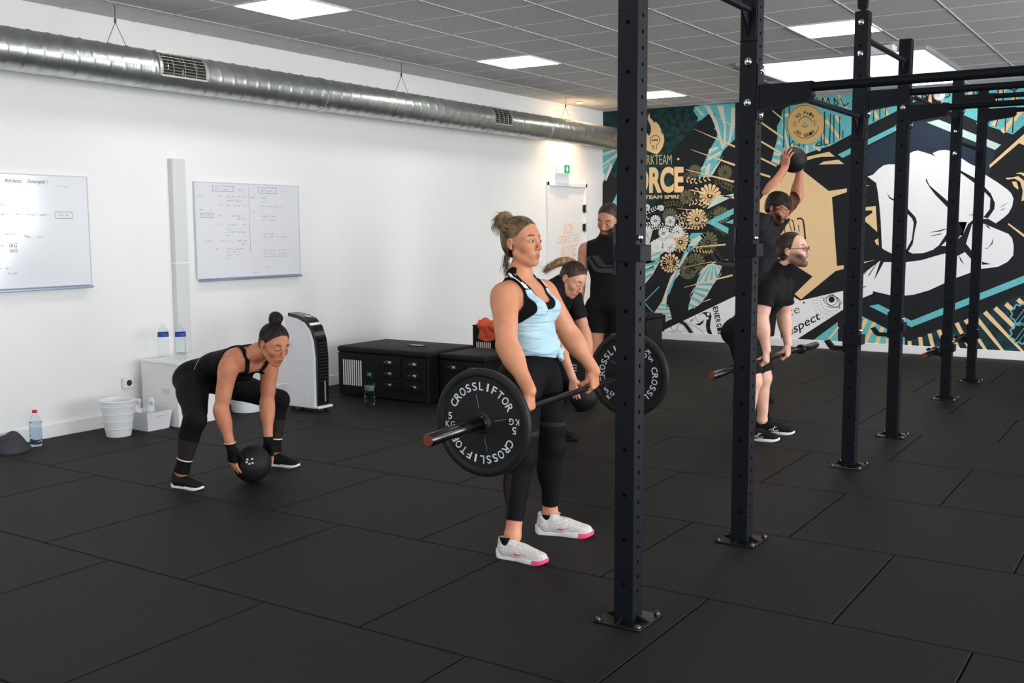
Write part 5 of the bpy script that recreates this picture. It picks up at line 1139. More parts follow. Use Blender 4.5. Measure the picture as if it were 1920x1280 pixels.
def shoe(parent, heel, toe, mats, sc=1.0, height=.085, style='runner', side=1, name='shoe', lift=0.0, pitch=0.0):
    """heel/toe: floor points. mats: upper, sole, accent, lace. built in a local frame then mapped"""
    heel, toe = _v(heel), _v(toe); L = np.linalg.norm((toe-heel)[:2]); d = _n(_v((toe[0]-heel[0], toe[1]-heel[1], 0))); l = np.cross((0,0,1), d); A = np.stack([d, l, _v((0,0,1))]); sc = L/.27
    def P(x, y, z): return _v((heel[0],heel[1],0))+sc*(x*d+y*l)+_v((0,0,z*sc))
    S = Sdf(); ax = A
    def E(c, r, k=.02, sub=False): S.ell(P(*c), _v(r)*sc, ax, 'u', k*sc, sub)
    E((.045,0,.045),(.043,.032,.045)); S.cone(P(.05,0,.04),P(.19,0,.034),.034*sc,.034*sc,'u',.02*sc); E((.205,0,.034),(.058,.041,.026)); E((.12,0,.055),(.06,.033,.032),.03)
    S.cone(P(.035,0,.06),P(.028,0,.092),.026*sc,.023*sc,'u',.02*sc); S.cone(P(.085,0,.07),P(.075,0,.09),.028*sc,.025*sc,'u',.02*sc); E((.238,0,.03),(.03,.03,.02),.02)
    S.ell(P(.052,0,.115), _v((.036,.024,.03))*sc, ax, 'u', .008*sc, True)
    t = MB().box((0,0,-9),(.001,.001,.001)) if False else None
    V, T = surf(S, .0035*sc+.0008, 0, [lambda Q: Q[:,2]-.012*sc]); up = skin_mesh(name, [(V, T)], mats[0], parent)
    up['label'] = {'runner':'running shoe','low':'training shoe'}.get(style, 'shoe') if False else mats[4]
    b = MB(); n = 26; prof = []
    for i in range(n+1):
        t = i/n; x = -.006+.282*t; wv = .034*(1-((t-.16)/.22)**2*.35 if t < .16 else 1)
        w_ = .030+.016*math.exp(-((t-.74)/.24)**2)-.004*math.exp(-((t-.42)/.12)**2)
        if t < .1: w_ *= math.sqrt(max(0,1-((.1-t)/.1)**2)*.9+.1)
        if t > .86: w_ *= math.sqrt(max(0,1-((t-.86)/.145)**2))
        zb = .0+.016*max(0,(t-.78)/.22)**2+(.01*max(0,(.1-t)/.1)**2); zt = (.034 if style == 'runner' else .026)-(.012 if style == 'runner' else .006)*t+.012*max(0,(t-.85)/.15)**2+(.010*max(0,(.12-t)/.12) if style == 'runner' else 0)
        prof.append((x, max(w_,.004), zb, zt))
    vs, fs = [], []
    for (x, w_, zb, zt) in prof:
        for y, z in ((-w_*.92,zb),(-w_*1.06,(zb*.6+zt*.4)),(-w_*.97,zt),(w_*.97,zt),(w_*1.06,(zb*.6+zt*.4)),(w_*.92,zb)): vs.append(P(x,y,z))
    for i in range(n):
        for k in range(6): fs.append((i*6+k,i*6+(k+1)%6,(i+1)*6+(k+1)%6,(i+1)*6+k))
    fs += [tuple(range(6)), tuple(n*6+k for k in range(5,-1,-1))]
    so_ = mesh_obj('sole', vs, fs, mats[1], up, 50)
    if mats[2] is not None:
        b = MB()
        for i in range(n-5, n): pass
        q = [(x, w_, zb, zt) for x, w_, zb, zt in prof]
        vs, fs = [], []; seg = q[int(n*.80):]
        for (x, w_, zb, zt) in seg:
            for y, z in ((-w_*1.0-.0012,zb-.0008),(-w_*1.07-.0012,zb*.6+zt*.4),(-w_*1.0-.0012,zt*.98),): vs.append(P(x,y,z))
            for y, z in ((w_*1.0+.0012,zt*.98),(w_*1.07+.0012,zb*.6+zt*.4),(w_*1.0+.0012,zb-.0008)): vs.append(P(x,y,z))
        for i in range(len(seg)-1):
            for k in range(5): fs.append((i*6+k,i*6+k+1,(i+1)*6+k+1,(i+1)*6+k))
        fs.append(tuple((len(seg)-1)*6+k for k in range(6)))
        vs = [v+_v(d)*.001 for v in vs]; mesh_obj('toe_accent', vs, fs, mats[2], so_, 60)
    for i in range(4):
        x = .095+.022*i; z = .092-.0085*i
        pts = [P(x-.004,-.024,z-.018),P(x,-.012,z-.003),P(x+.002,0,z+.001),P(x,.012,z-.003),P(x-.004,.024,z-.018)]
        MB().tube(pts,.0028*sc,6).build('lace', mats[3], up, 60)
    MB().tube([P(.09,0,.096),P(.1,.014,.108),P(.112,.016,.1),P(.1,.004,.094),P(.1,-.012,.107),P(.114,-.018,.098)],.0024*sc,6).build('lace', mats[3], up, 60)
    return up, P
def strands(name, parent, material, roots, dirs, n, ln, r, seed, curl=.35, grav=-.2, bias=None):
    rnd = random.Random(seed); b = MB()
    for i in range(n):
        k = rnd.randrange(len(roots)); p = _v(roots[k])+np.array([rnd.uniform(-1,1) for _ in range(3)])*.008; d = _n(_v(dirs[k])+np.array([rnd.uniform(-1,1) for _ in range(3)])*curl); pts = [p]; l = ln*rnd.uniform(.6,1.2)
        w_ = np.array([rnd.uniform(-1,1) for _ in range(3)])*curl
        for j in range(5):
            d = _n(d+w_*.35+_v((0,0,grav))*.35+(0 if bias is None else _v(bias)*.3)); p = p+d*l/5; pts.append(p)
        b.tube(pts,[r,r,r*.9,r*.8,r*.6,r*.3],5)
    o = b.build(name, material, parent, 180); o['kind'] = 'stuff'; return o
def hair_mat(name, rgb, rgb2, sc=(1,1,1)):
    return mat(name, rgb, .45, spec=.4, var=(38,.14,rgb2), bump=(60,.9,'noise'), scale3=sc, dist=.01)
# ================================================================ PERSON 1: woman with the barbell
mat('lycra', (20,20,23), .7, spec=.08, bump=(55,.1,'noise'))
mat('mesh_panel', (40,31,31), .7, spec=.2)
mat('aqua_jersey', (180,212,226), .9, spec=.1, bump=(13,.75,'noise'), scale3=(.5,.35,2.6), dist=.035)
mat('strap_white', (226,226,226), .7)
mat('shoe_white', (222,218,214), .75, spec=.2, var=(120,.15,(190,186,184)), bump=(300,.2,'noise'))
mat('sole_white', (232,230,228), .6)
skin_mat('skin_a', (205,141,107))
hair_mat('hair_blond', (66,50,37), (122,98,70), (1,1,.22))
hair_mat('hair_light', (128,102,72), (186,156,116), (1,1,.3))
def person_meshes(name, parent, S, J, H, skin, tint, res=.007, hres=.0032, hands=True, body_tags=None, hand_scale=1.0, extra=None):
    nek, sk = _v(J['neck']), _v(J['skull']); nm = nek+.45*(sk-nek); nd = _n(sk-nek)
    def headcut(P): return (P-nm) @ nd
    fs = [lambda P: np.maximum(.0025-headcut(P), np.linalg.norm(P-H.c, axis=1)-.24)]
    for sd in ('L','R'):
        t = along(J['el'+sd], J['wr'+sd]); w_ = _v(J['wr'+sd])
        fs.append(lambda P, t=t, w_=w_: np.maximum(.86-t(P), np.linalg.norm(P-w_, axis=1)-.15))
    tags = body_tags or ['torso','neck','armL_u','armL_f','armR_u','armR_f','legL','legR','head']
    out = [surf(S.subset(tags), res, 0, fs)]
    out.append(surf(S.subset(['head','neck','torso']), hres, 0, [headcut, lambda P: .25-np.linalg.norm(P-H.c, axis=1)], lo=np.minimum(H.c-.15, nm-.08), hi=np.maximum(H.c+.15, nm+.08)))
    if hands:
        for sd in ('L','R'):
            t = along(J['el'+sd], J['wr'+sd]); w_ = _v(J['wr'+sd]); sub = S.subset(['hand'+sd]); lo, hi = sub.bounds(); e = _v(J['el'+sd]); c = e+.80*(w_-e)
            lo = np.minimum(lo, c-.08)-.01; hi = np.maximum(hi, c+.08)+.01
            out.append(surf(S.subset(['arm'+sd+'_f','hand'+sd]), .003, 0, [lambda P, t=t: t(P)-.855], lo=lo, hi=hi))
    return skin_mesh(name, out, skin, parent, tint)
def garment(name, S, tags, off, keep, material, parent, res=.007, thick=.003, extra=None, lo=None, hi=None):
    Q = S.subset(tags)
    if extra: Q.p += extra.p
    V, T = surf(Q, res, off, keep, lo=lo, hi=hi); o = skin_mesh(name, [(V, T)], material, parent)
    if thick:
        md = o.modifiers.new('thick', 'SOLIDIFY'); md.thickness = thick; md.offset = -1
    return o
def ripple(o, f):
    n = len(o.data.vertices); C_ = np.zeros(n*3); N_ = np.zeros(n*3); o.data.vertices.foreach_get('co', C_); o.data.vertices.foreach_get('normal', N_)
    C_ = C_.reshape(-1, 3); N_ = N_.reshape(-1, 3); o.data.vertices.foreach_set('co', (C_+N_*f(C_)[:, None]).ravel()); o.data.update()
def hero():
    root = thing('person', 'woman in light blue tank top and black leggings holding the loaded barbell', 'person', (-2.5,4.14,0))
    yc = 4.14
    J = dict(pelvis=(-2.590,yc,.83), waist=(-2.578,yc,.965), chest=(-2.598,yc,1.10), neck=(-2.640,yc,1.255), skull=(-2.635,yc,1.355),
        hipL=(-2.59,yc+.085,.80), hipR=(-2.59,yc-.085,.80), shL=(-2.625,yc+.168,1.192), shR=(-2.625,yc-.168,1.195),
        elL=(-2.535,4.41,.985), elR=(-2.545,3.868,.985), wrL=(-2.413,4.44,.810), wrR=(-2.389,3.81,.800),
        knL=(-2.565,4.295,.455), knR=(-2.548,3.995,.455), anL=(-2.600,4.335,.10), anR=(-2.548,3.915,.10),
        toeL=(.24,.09,0), toeR=(.24,.015,0), biL=(.8,.3,0), biR=(.8,-.3,0))
    Pm = dict(pelvis=(.105,.158,.095), waist=(.086,.118,.10), chest=(.096,.135,.12), uchest=(.074,.142,.066), belly=(.07,.09,.08), glute=(.08,.078,.085), glute_b=.045, bust=(.058,.056,.052), bust_f=.066, bust_u=.015,
        neck_r=.048, delt=(.072,.060,.060), ua=(.058,.046), fa=(.045,.030,.08), th=(.086,.056), ca=(.051,.035,.10), sh_r=.045, trap=.036)
    S = Sdf(); body_prims(S, J, Pm)
    H = Head((-2.637,yc,1.436), (1,-.10,.03), (-.03,0,1), .965); head_prims(S, H)
    hand_prims(S, J['wrR'], (0,0,-1), (-1,0,0), 1, (.9,1.4,1.0), 'handR', .96, .02, (.75,.9), _v((-.55,.12,-.8))); hand_prims(S, J['wrL'], (0,0,-1), (-1,0,0), -1, (.9,1.4,1.0), 'handL', .96, .02, (.75,.9), _v((-.55,-.12,-.8)))
    body = person_meshes('body', root, S, J, H, M('skin_a'), face_tint(H, (.72,.42,.44), (.10,.075,.065), blush=.3))
    eyes(H, root)
    Y = lambda P: np.abs(P[:,1]-yc)
    tR, tL = along(J['knR'],J['anR']), along(J['knL'],J['anL'])
    leg = ['torso','legL','legR']
    ht = lambda P: np.where(P[:,1] < yc, .80-tR(P), .865-tL(P))
    lg = garment('leggings', S, leg, .0045, [ht, lambda P: .95-P[:,2]], M('lycra'), root, .006)
    lg['label'] = 'black leggings with sheer panels'
    nearcalf = lambda P: np.minimum.reduce([.77-tR(P), tR(P)-.22, .016-np.abs((P[:,0]-_v(J['knR'])[0])+.012+.02*tR(P)), yc-.07-P[:,1]])
    garment('sheer_panel', S, leg, .0056, [nearcalf, lambda P: _v(J['knR'])[1]+.0-P[:,1]], M('mesh_panel'), lg, thick=0, lo=(-2.7,3.8,.08), hi=(-2.4,4.14,.46))
    thb = lambda P: .011-np.abs(P[:,2]-(.575-.10*(P[:,0]+2.55)))
    garment('sheer_panel', S, leg, .0056, [thb], M('mesh_panel'), lg, thick=0, lo=(-2.8,3.8,.52), hi=(-2.4,4.5,.64))
    # sports bra layer and tank
    full = ['torso','neck','armL_u','armR_u']
    front = lambda P: P[:,0]+2.628
    def braneck(P):
        y = Y(P); return np.where(front(P) > 0, 1.160+.10*(y/.065)**3, 1.215+.12*(y/.06)**3)-P[:,2]
    def braarm(P): return np.interp(P[:,2], [.95,1.04,1.10,1.16,1.21,1.33], [.17,.165,.150,.122,.108,.108])-Y(P)
    bra = garment('sports_bra', S, full, .0042, [braneck, braarm, lambda P: P[:,2]-.98], M('lycra'), root, .005, lo=(-2.78,yc-.22,.96), hi=(-2.4,yc+.22,1.34))
    def tankneck(P):
        y = Y(P); return np.where(front(P) > 0, 1.128+.075*(y/.062)**3, 1.18+.10*(y/.06)**3)-P[:,2]
    def tankarm(P): return np.interp(P[:,2], [.80,1.0,1.045,1.085,1.125,1.17,1.33], [.195,.160,.150,.125,.106,.100,.098])-Y(P)
    ex = Sdf(); ex.cone((-2.56,yc-.1,.90),(-2.56,yc+.1,.90),.118,.118,'x',.03,(_v((0,0,1)),1.25))
    tank = garment('tank_top', S, ['torso','neck','armL_u','armR_u'], .0085, [tankneck, tankarm, lambda P: 1.222-P[:,2], lambda P: P[:,2]-(.905+.10*(P[:,1]-yc)*(P[:,1] > yc)-.02*np.sin(9*(P[:,1]-yc)))], M('aqua_jersey'), root, .005, .004, lo=(-2.78,yc-.25,.86), hi=(-2.4,yc+.25,1.26))
    tank['label'] = 'light blue tank top knotted at the hem'
    def folds(q):
        x, y, z = q[:,0], q[:,1], q[:,2]
        a = 1-np.abs(np.sin(46*z+8*y+1.6*np.sin(15*y+3*z)+3*x)); b = 1-np.abs(np.sin(33*z-13*y+1.2*np.sin(21*y)))
        return (.0085*a**2+.005*b**2+.002)*np.clip((1.07-z)/.10, 0, 1)
    ripple(tank, folds)
    def strapf(P): return np.minimum.reduce([.016-np.abs(Y(P)-.088), P[:,2]-1.212, front(P)+.045])
    for g_ in (-1,1): garment('strap', S, full, .0072, [strapf, lambda P, g_=g_: g_*(P[:,1]-yc)], M('lycra'), bra, .004, 0, lo=(-2.76,yc-.13,1.17), hi=(-2.45,yc+.13,1.34))
    def lett(P):
        u_ = P[:,2]*1.0+.6*P[:,0]; return np.minimum.reduce([.0105-np.abs(Y(P)-.088), P[:,2]-1.219, front(P)+.04, np.sin(u_*330)+.55+.35*np.sin(u_*900+Y(P)*700)])
    pr_ = garment('strap_print', S, full, .0082, [lett], M('strap_white'), bra, .0025, 0, lo=(-2.70,yc-.12,1.19), hi=(-2.48,yc+.12,1.32)); pr_['kind'] = 'stuff'
    kn = Sdf(); kc = _v((-2.462,4.185,.925)); kn.ell(kc,(.020,.018,.017),np.eye(3),'k',.01)
    for dx, dy, dz, r_ in ((.012,.008,-.028,.010),(.0,.016,-.036,.009),(.012,-.012,-.020,.010),(-.006,.004,.016,.012),(.01,.012,.012,.011)): kn.cone(kc, kc+_v((dx,dy,dz)), .012, r_, 'k', .008)
    V, T = surf(kn, .003); skin_mesh('knot', [(V,T)], M('aqua_jersey'), tank)
    # hair
    c0, r0 = (-.016,0,.039), (.097,.0785,.087)
    hs = Sdf(); hs.ell(H.P(*c0),_v(r0)*H.s,H.A,'h',.02); hs.ell(H.P(-.052,0,-.008),_v((.05,.066,.066))*H.s,H.A,'h',.03)
    zh = lambda x: np.interp(x, [-.11,-.055,-.034,-.012,.012,.036,.058,.074], [-.085,-.074,-.03,.022,.022,.040,.070,.086])
    cap = surf(hs, .0032, 0, [lambda P: H.L(P)[:,2]-zh(H.L(P)[:,0])])
    hair = skin_mesh('hair', [cap], M('hair_blond'), root); hair['label'] = 'dark blond hair in a messy bun'
    kp = lambda q: q[2]-float(zh(q[0]))-.002
    comb('combed_strands', hair, M('hair_blond'), H, c0, r0, (-.105,0,.085), kp, 620, 3, .014, 9, .0010)
    comb('combed_strands', hair, M('hair_light'), H, c0, r0, (-.105,0,.085), kp, 260, 4, .014, 9, .0009, 1.015)
    bs_ = Sdf(); bc = H.P(-.105,0,.105); bs_.ell(bc, (.036,.034,.030), H.A, 'b', .015); bs_.ell(bc+H.A[2]*.016-H.A[0]*.012, (.028,.03,.02), H.A, 'b', .01); bs_.cone(H.P(-.06,0,.085), bc, .034, .026, 'b', .02)
    rnd = np.random.RandomState(2)
    skin_mesh('bun', [surf(bs_, .003)], M('hair_blond'), hair)
    lb = MB()
    for i in range(280):                                    # looping locks round the bun
        a0, tilt, rr_ = rnd.rand()*6.28, rnd.randn(3)*.6, .026+.02*rnd.rand(); ax1 = _n(rnd.randn(3)); ax2 = _n(np.cross(ax1, rnd.randn(3))); span = 1.2+1.6*rnd.rand()
        pts = [bc+rnd.randn(3)*.002+rr_*(1+.18*k/7)*(ax1*math.cos(a0+span*k/7)+ax2*math.sin(a0+span*k/7)) for k in range(8)]
        lb.tube(pts,[.0006,.001,.0011,.0011,.001,.0009,.0007,.0004],4)
    for i in range(110):                                     # ends falling backwards
        d = _n(_v((-.8,0,.25))+rnd.randn(3)*.45); q = bc+d*.025; pts = [q]
        for k in range(6): d = _n(d+_v((-.1,0,-.42))+rnd.randn(3)*.12); q = q+d*.010; pts.append(q)
        lb.tube(pts,[.0009,.0009,.0009,.0008,.0007,.0006,.0003],4)
    o = lb.build('bun_locks', M('hair_light'), hair, 180); o['kind'] = 'stuff'
    rt = [H.P(-.055,-.055,-.05),H.P(-.07,-.045,-.06),H.P(-.08,-.02,-.065),H.P(-.085,.0,-.065)]; strands('loose_strands', hair, M('hair_blond'), rt, [(-.12,-.05,-1)]*4, 60, .085, .0009, 8, .2, -.5)
    # shoes
    sm = (M('shoe_white'),M('sole_white'),M('pink_print'),M('sole_white'),'white running shoe with pink toe')
    for heel, toe, sgn in (((-2.612,3.888,0),(-2.360,3.905,0),-1),((-2.655,4.298,0),(-2.392,4.390,0),-1)):
        up, PP = shoe(root, heel, toe, sm)
        pts = [(.085,.046),(.105,.036),(.13,.032),(.165,.048),(.135,.040),(.11,.044)]
        sw = [PP(x, sgn*(.0352+.008*math.exp(-((x-.17)/.08)**2)-.30*max(0,z-.040)), z) for x, z in pts]
        mesh_obj('side_mark', sw, [tuple(range(6))], M('pink_print'), up)
        sk_ = Sdf(); sk_.cone(PP(.055,0,.08),PP(.05,0,.105),.031,.033,'s',.01); skin_mesh('sock', [surf(sk_, .005, 0, [lambda P: .103-P[:,2]])], M('lycra'), up)
hero()
# ================================================================ OTHER PEOPLE
mat('tee_black', (19,19,20), .75, spec=.15, bump=(18,.5,'noise'), dist=.012)
mat('tee_grey', (34,34,37), .8, spec=.15, bump=(22,.6,'noise'), dist=.012)
mat('shorts_black', (18,18,19), .75, spec=.15, bump=(14,.5,'noise'), dist=.014)
mat('shoe_black', (18,18,19), .7, spec=.2, bump=(200,.2,'noise'))
mat('ball_rubber', (19,19,20), .6, spec=.3, bump=(95,.7,'noise'), dist=.004)
mat('orange_band', (190,92,40), .7)
skin_mat('skin_b', (198,130,98)); skin_mat('skin_c', (226,178,156)); skin_mat('skin_d', (196,138,110)); skin_mat('skin_e', (212,152,126)); skin_mat('skin_f', (186,126,98))
hair_mat('hair_dark', (24,19,17), (44,34,29), (1,1,.25)); hair_mat('hair_brown', (46,33,26), (74,54,40), (1,1,.25)); hair_mat('hair_honey', (120,92,60), (168,134,92), (1,.4,1))
mat('glasses_black', (16,15,16), .3)
SH_BLACK = lambda: (M('shoe_black'),M('sole_white'),None,M('shoe_black'),'black training shoe with white sole')
SH_ALL = lambda: (M('shoe_black'),M('shoe_black'),None,M('shoe_black'),'black training shoe')
def sleeve(shirt, J, sd, Pm, t1, add, material):
    s, e = _v(J['sh'+sd]), _v(J['el'+sd]); q = Sdf(); q.cone(s-.02*(e-s), s+(t1+.2)*(e-s), Pm['ua'][0]+add, Pm['ua'][1]+add+.012, 's', .02)
    q.ell(s, _v((1,1,1))*(Pm['delt'][1]+add*.8), np.eye(3), 's', .03); t = along(s, e)
    V, T = surf(q, .006, 0, [lambda P: t1-t(P)]); o = skin_mesh('sleeve', [(V,T)], material, shirt); md = o.modifiers.new('thick','SOLIDIFY'); md.thickness = .003; md.offset = -1
def tee(root, S, J, Pm, H, material, label, hem, off=.013, arms=True, t1=.55, neck_r=.068, sleeveless=False):
    fc, nek, pel = J['_fc'], _v(J['neck']), _v(J['pelvis']); ax = _n(nek-pel); ln = np.linalg.norm(nek-pel)
    along_ = lambda P: ((P-pel) @ ax)/ln
    ring = lambda P: np.linalg.norm((P-nek)-np.outer((P-nek) @ fc[2], fc[2]), axis=1)
    fs = [lambda P: along_(P)-hem, lambda P: np.maximum(ring(P)-neck_r, .0-((P-nek) @ fc[2])-.02)]
    lat = lambda P: np.abs((P-nek) @ fc[1])
    hw = abs((_v(J['shL'])-nek) @ fc[1])
    fs.append(lambda P: (hw-.012 if sleeveless else hw+.03)-lat(P))
    sh = garment('shirt', S, ['torso','neck'], off, fs, material, root); sh['label'] = label
    if not sleeveless:
        for sd in ('L','R'): sleeve(sh, J, sd, Pm, t1, .014, material)
    return sh
def shorts(root, J, Pm, t1, material, label, top=.07):
    q = Sdf(); pel = _v(J['pelvis']); fp = J['_fp']; q.ell(pel, _v(Pm['pelvis'])+.014, fp, 's', .03)
    for y in (-1,1): q.ell(pel-fp[0]*Pm.get('glute_b',.05)+fp[1]*y*.07-fp[2]*.035, _v(Pm['glute'])+.012, fp, 's', .04)
    for sd in ('L','R'): h, k = _v(J['hip'+sd]), _v(J['kn'+sd]); q.cone(h, k, Pm['th'][0]+.020, Pm['th'][1]+.034, 's', .03)
    tl, tr = along(J['hipL'],J['knL']), along(J['hipR'],J['knR']); la = lambda P: (P-pel) @ fp[1]
    fs = [lambda P: t1-np.where(la(P) > 0, tl(P), tr(P)), lambda P: top-((P-pel) @ fp[2])]
    V, T = surf(q, .007, 0, fs); o = skin_mesh('shorts', [(V,T)], material, root); o['label'] = label
    md = o.modifiers.new('thick','SOLIDIFY'); md.thickness = .004; md.offset = -1
    return o
def hair_cap(root, H, zh, material, label, c0=(-.016,0,.039), r0=(.097,.0785,.087), goal=(-.12,0,.0), n=220, seed=1, nape=True, comb_r=.0013, res=.0035):
    hs = Sdf(); hs.ell(H.P(*c0),_v(r0)*H.s,H.A,'h',.02)
    if nape: hs.ell(H.P(-.052,0,-.008),_v((.05,.066,.066))*H.s,H.A,'h',.03)
    o = skin_mesh('hair', [surf(hs, res, 0, [lambda P: H.L(P)[:,2]-zh(H.L(P)[:,0])])], material, root); o['label'] = label
    if n: comb('combed_strands', o, material, H, c0, r0, goal, lambda q: q[2]-float(zh(q[0]))-.003, n, seed, .014, 8, comb_r)
    return o
MALE = dict(pelvis=(.105,.15,.10), waist=(.098,.135,.12), chest=(.112,.155,.15), uchest=(.085,.165,.075), pec=(.06,.075,.055), glute=(.075,.075,.085), neck_r=.056, delt=(.07,.058,.058), ua=(.052,.044), fa=(.045,.030,.085), th=(.085,.058), ca=(.052,.037,.11), sh_r=.052, trap=.038)
FEM = dict(pelvis=(.105,.158,.095), waist=(.084,.115,.10), chest=(.092,.130,.12), uchest=(.072,.138,.064), glute=(.085,.080,.088), bust=(.055,.055,.05), bust_f=.06, neck_r=.046, delt=(.062,.052,.052), ua=(.047,.039), fa=(.039,.026,.075), th=(.086,.056), ca=(.052,.035,.10), sh_r=.042, trap=.032)
def med_ball(lab, c, r, logo=None):
    t = thing('medicine_ball', lab, 'medicine ball', tuple(_v(c)-_v((0,0,r))), 0, 'medicine balls')
    MB().sphere(c, r, 48, 32).build('shell', M('ball_rubber'), t, 180)
    MB().lathe([(r*1.0004,-.0022),(r*1.003,0),(r*1.0004,.0022)],c,(0.3,.1,1),48,False).build('seam', M('ball_rubber'), t, 60)
    if logo is not None:
        n = _n(logo); u = _n(np.cross((0,0,1), n)); v = np.cross(n, u)
        for k, (a, b_) in enumerate(((-.016,.01),(.012,.012),(-.004,-.016),(.014,-.012),(-.02,-.006))):
            q = _v(c)+n*r*1.004+u*a+v*b_; q = _v(c)+_n(q-_v(c))*r*1.004
            MB().prism([(-.006,-.004),(.006,-.004),(.005,.005),(-.004,.006)],q,u,v,n*.0006).build('printed_mark', M('print_white'), t)
    return t
def crouch():
    root = thing('person', 'crouching woman in black sportswear reaching down to a medicine ball', 'person', (-4.85,4.32,0)); yc = 4.33
    J = dict(pelvis=(-5.115,yc-.01,.598), waist=(-4.98,yc,.662), chest=(-4.83,yc+.01,.695), neck=(-4.655,yc+.02,.755), skull=(-4.545,yc+.01,.795),
        hipL=(-5.09,yc+.085,.575), hipR=(-5.09,yc-.095,.575), shL=(-4.69,yc+.168,.695), shR=(-4.69,yc-.158,.705), elL=(-4.70,4.475,.45), elR=(-4.715,4.125,.455), wrL=(-4.635,4.415,.228), wrR=(-4.665,4.150,.228),
        knL=(-4.83,4.70,.42), knR=(-4.80,4.005,.405), anL=(-4.85,4.665,.10), anR=(-4.885,3.965,.10), toeL=(.24,.05,0), toeR=(.24,-.02,0), biL=(1,0,.2), biR=(1,0,.2))
    S = Sdf(); body_prims(S, J, dict(FEM, glute_b=.005, glute=(.082,.080,.098), waist=(.088,.12,.12))); H = Head((-4.492,4.345,.828), (1,-.16,-.36), (.36,.02,1), .97); head_prims(S, H)
    d = (.05,.06,-1); hand_prims(S, J['wrR'], d, (0.1,1,0), 1, ((.12,.25,.2),(.14,.28,.2),(.18,.3,.25),(.22,.35,.3)), 'handR', .95, .10, (.3,.25))
    hand_prims(S, J['wrL'], (.05,-.06,-1), (.1,-1,0), -1, (.15,.28,.2), 'handL', .95, .10, (.3,.25))
    person_meshes('body', root, S, J, H, M('skin_b'), face_tint(H, (.72,.46,.47), (.06,.045,.04), blush=.2)); eyes(H, root, 0, .42)
    pel, nek = _v(J['pelvis']), _v(J['neck']); ax = _n(nek-pel); ln = np.linalg.norm(nek-pel); s_ = lambda P: ((P-pel) @ ax)/ln; lat = lambda P: np.abs(P[:,1]-yc-.01*s_(P))
    tl, tr = along(J['knL'],J['anL']), along(J['knR'],J['anR'])
    hem = lambda P: np.where((P[:,2] < .42), 1.02-np.where(P[:,1] > yc, tl(P), tr(P)), 1)
    lg = garment('leggings', S, ['torso','legL','legR'], .0045, [hem, lambda P: np.where(P[:,2] > .605, .42-s_(P), 1.0)], M('lycra'), root); lg['label'] = 'black leggings with sheer calves'
    for sd, t in (('R',tr),('L',tl)):
        side = (lambda P: yc-P[:,1]) if sd == 'R' else (lambda P: P[:,1]-yc); k = _v(J['kn'+sd])
        lo, hi = np.minimum(k,_v(J['an'+sd]))-.09, np.maximum(k,_v(J['an'+sd]))+.09
        garment('sheer_panel', S, ['leg'+sd], .0056, [lambda P, t=t: np.minimum(t(P)-.38, .74-t(P))], M('mesh_panel'), lg, lo=lo, hi=hi, thick=0)
        garment('white_piping', S, ['leg'+sd], .0066, [lambda P, t=t: .011-np.abs(t(P)-.76)], M('strap_white'), lg, res=.004, lo=lo, hi=hi, thick=0)
    def arm(P): return np.interp(s_(P), [0,.48,.58,.68,.8,.9,1.2], [.25,.21,.150,.124,.108,.092,.085])-lat(P)
    def noarm(P):
        out = np.full(len(P), 1.0)
        for sd in ('L','R'):
            a_, b_ = _v(J['sh'+sd]), _v(J['el'+sd]); t = ((P-a_) @ (b_-a_))/((b_-a_) @ (b_-a_)); d = np.linalg.norm(P-a_-np.clip(t,0,1)[:,None]*(b_-a_), axis=1)
            out = np.minimum(out, np.where(t > .28, d-.068, .05))
        return out
    top = garment('tank_top', S, ['torso','neck','armL_u','armR_u'], .0075, [lambda P: s_(P)-.20, noarm, lambda P: P[:,2]-.548, arm, lambda P: .9-s_(P), lambda P: np.where((P-nek) @ J['_fc'][0] > 0, .80+.12*(lat(P)/.06)**3, .88)-s_(P)], M('lycra'), root, .006); top['label'] = 'black racerback tank top'
    dep = lambda P: (P-nek) @ J['_fc'][0]
    for c, g_, w_, f_ in ((.035,1,.009,-1),(.035,-1,.009,-1),(.082,1,.014,-1),(.082,-1,.014,-1),(.074,1,.016,1),(.074,-1,.016,1)):
        garment('strap', S, ['torso','neck'], .0078, [lambda P, c=c, g_=g_, w_=w_, f_=f_: np.minimum.reduce([w_-np.abs(g_*(P[:,1]-yc-.01*s_(P))-c-.22*(s_(P)-1)), s_(P)-(.76 if f_ > 0 else .86), 1.05-s_(P), f_*dep(P)+.012])], M('lycra'), top, .0045, 0, lo=nek-.24, hi=nek+.15)
    garment('white_piping', S, ['torso'], .0085, [lambda P: np.minimum.reduce([.0035-np.abs(s_(P)-.17-.9*np.abs(P[:,2]-.62)), yc-.06-P[:,1], P[:,2]-.53])], M('strap_white'), lg, res=.004, thick=0, lo=pel-.2, hi=pel+.2)
    fc = J['_fc']; V, Fc = text2d('JUST DO IT', .01); V = V-V.min(0); V = V/V.max(0)
    base = _v(J['chest'])+fc[0]*.122+fc[2]*.035; mesh_obj('printed_text', [base+fc[0]*.004*math.cos(a)-fc[1]*(.075*(a-.5)*1.6)+fc[2]*(.016*b) for a, b in V], Fc, M('strap_white'), top)
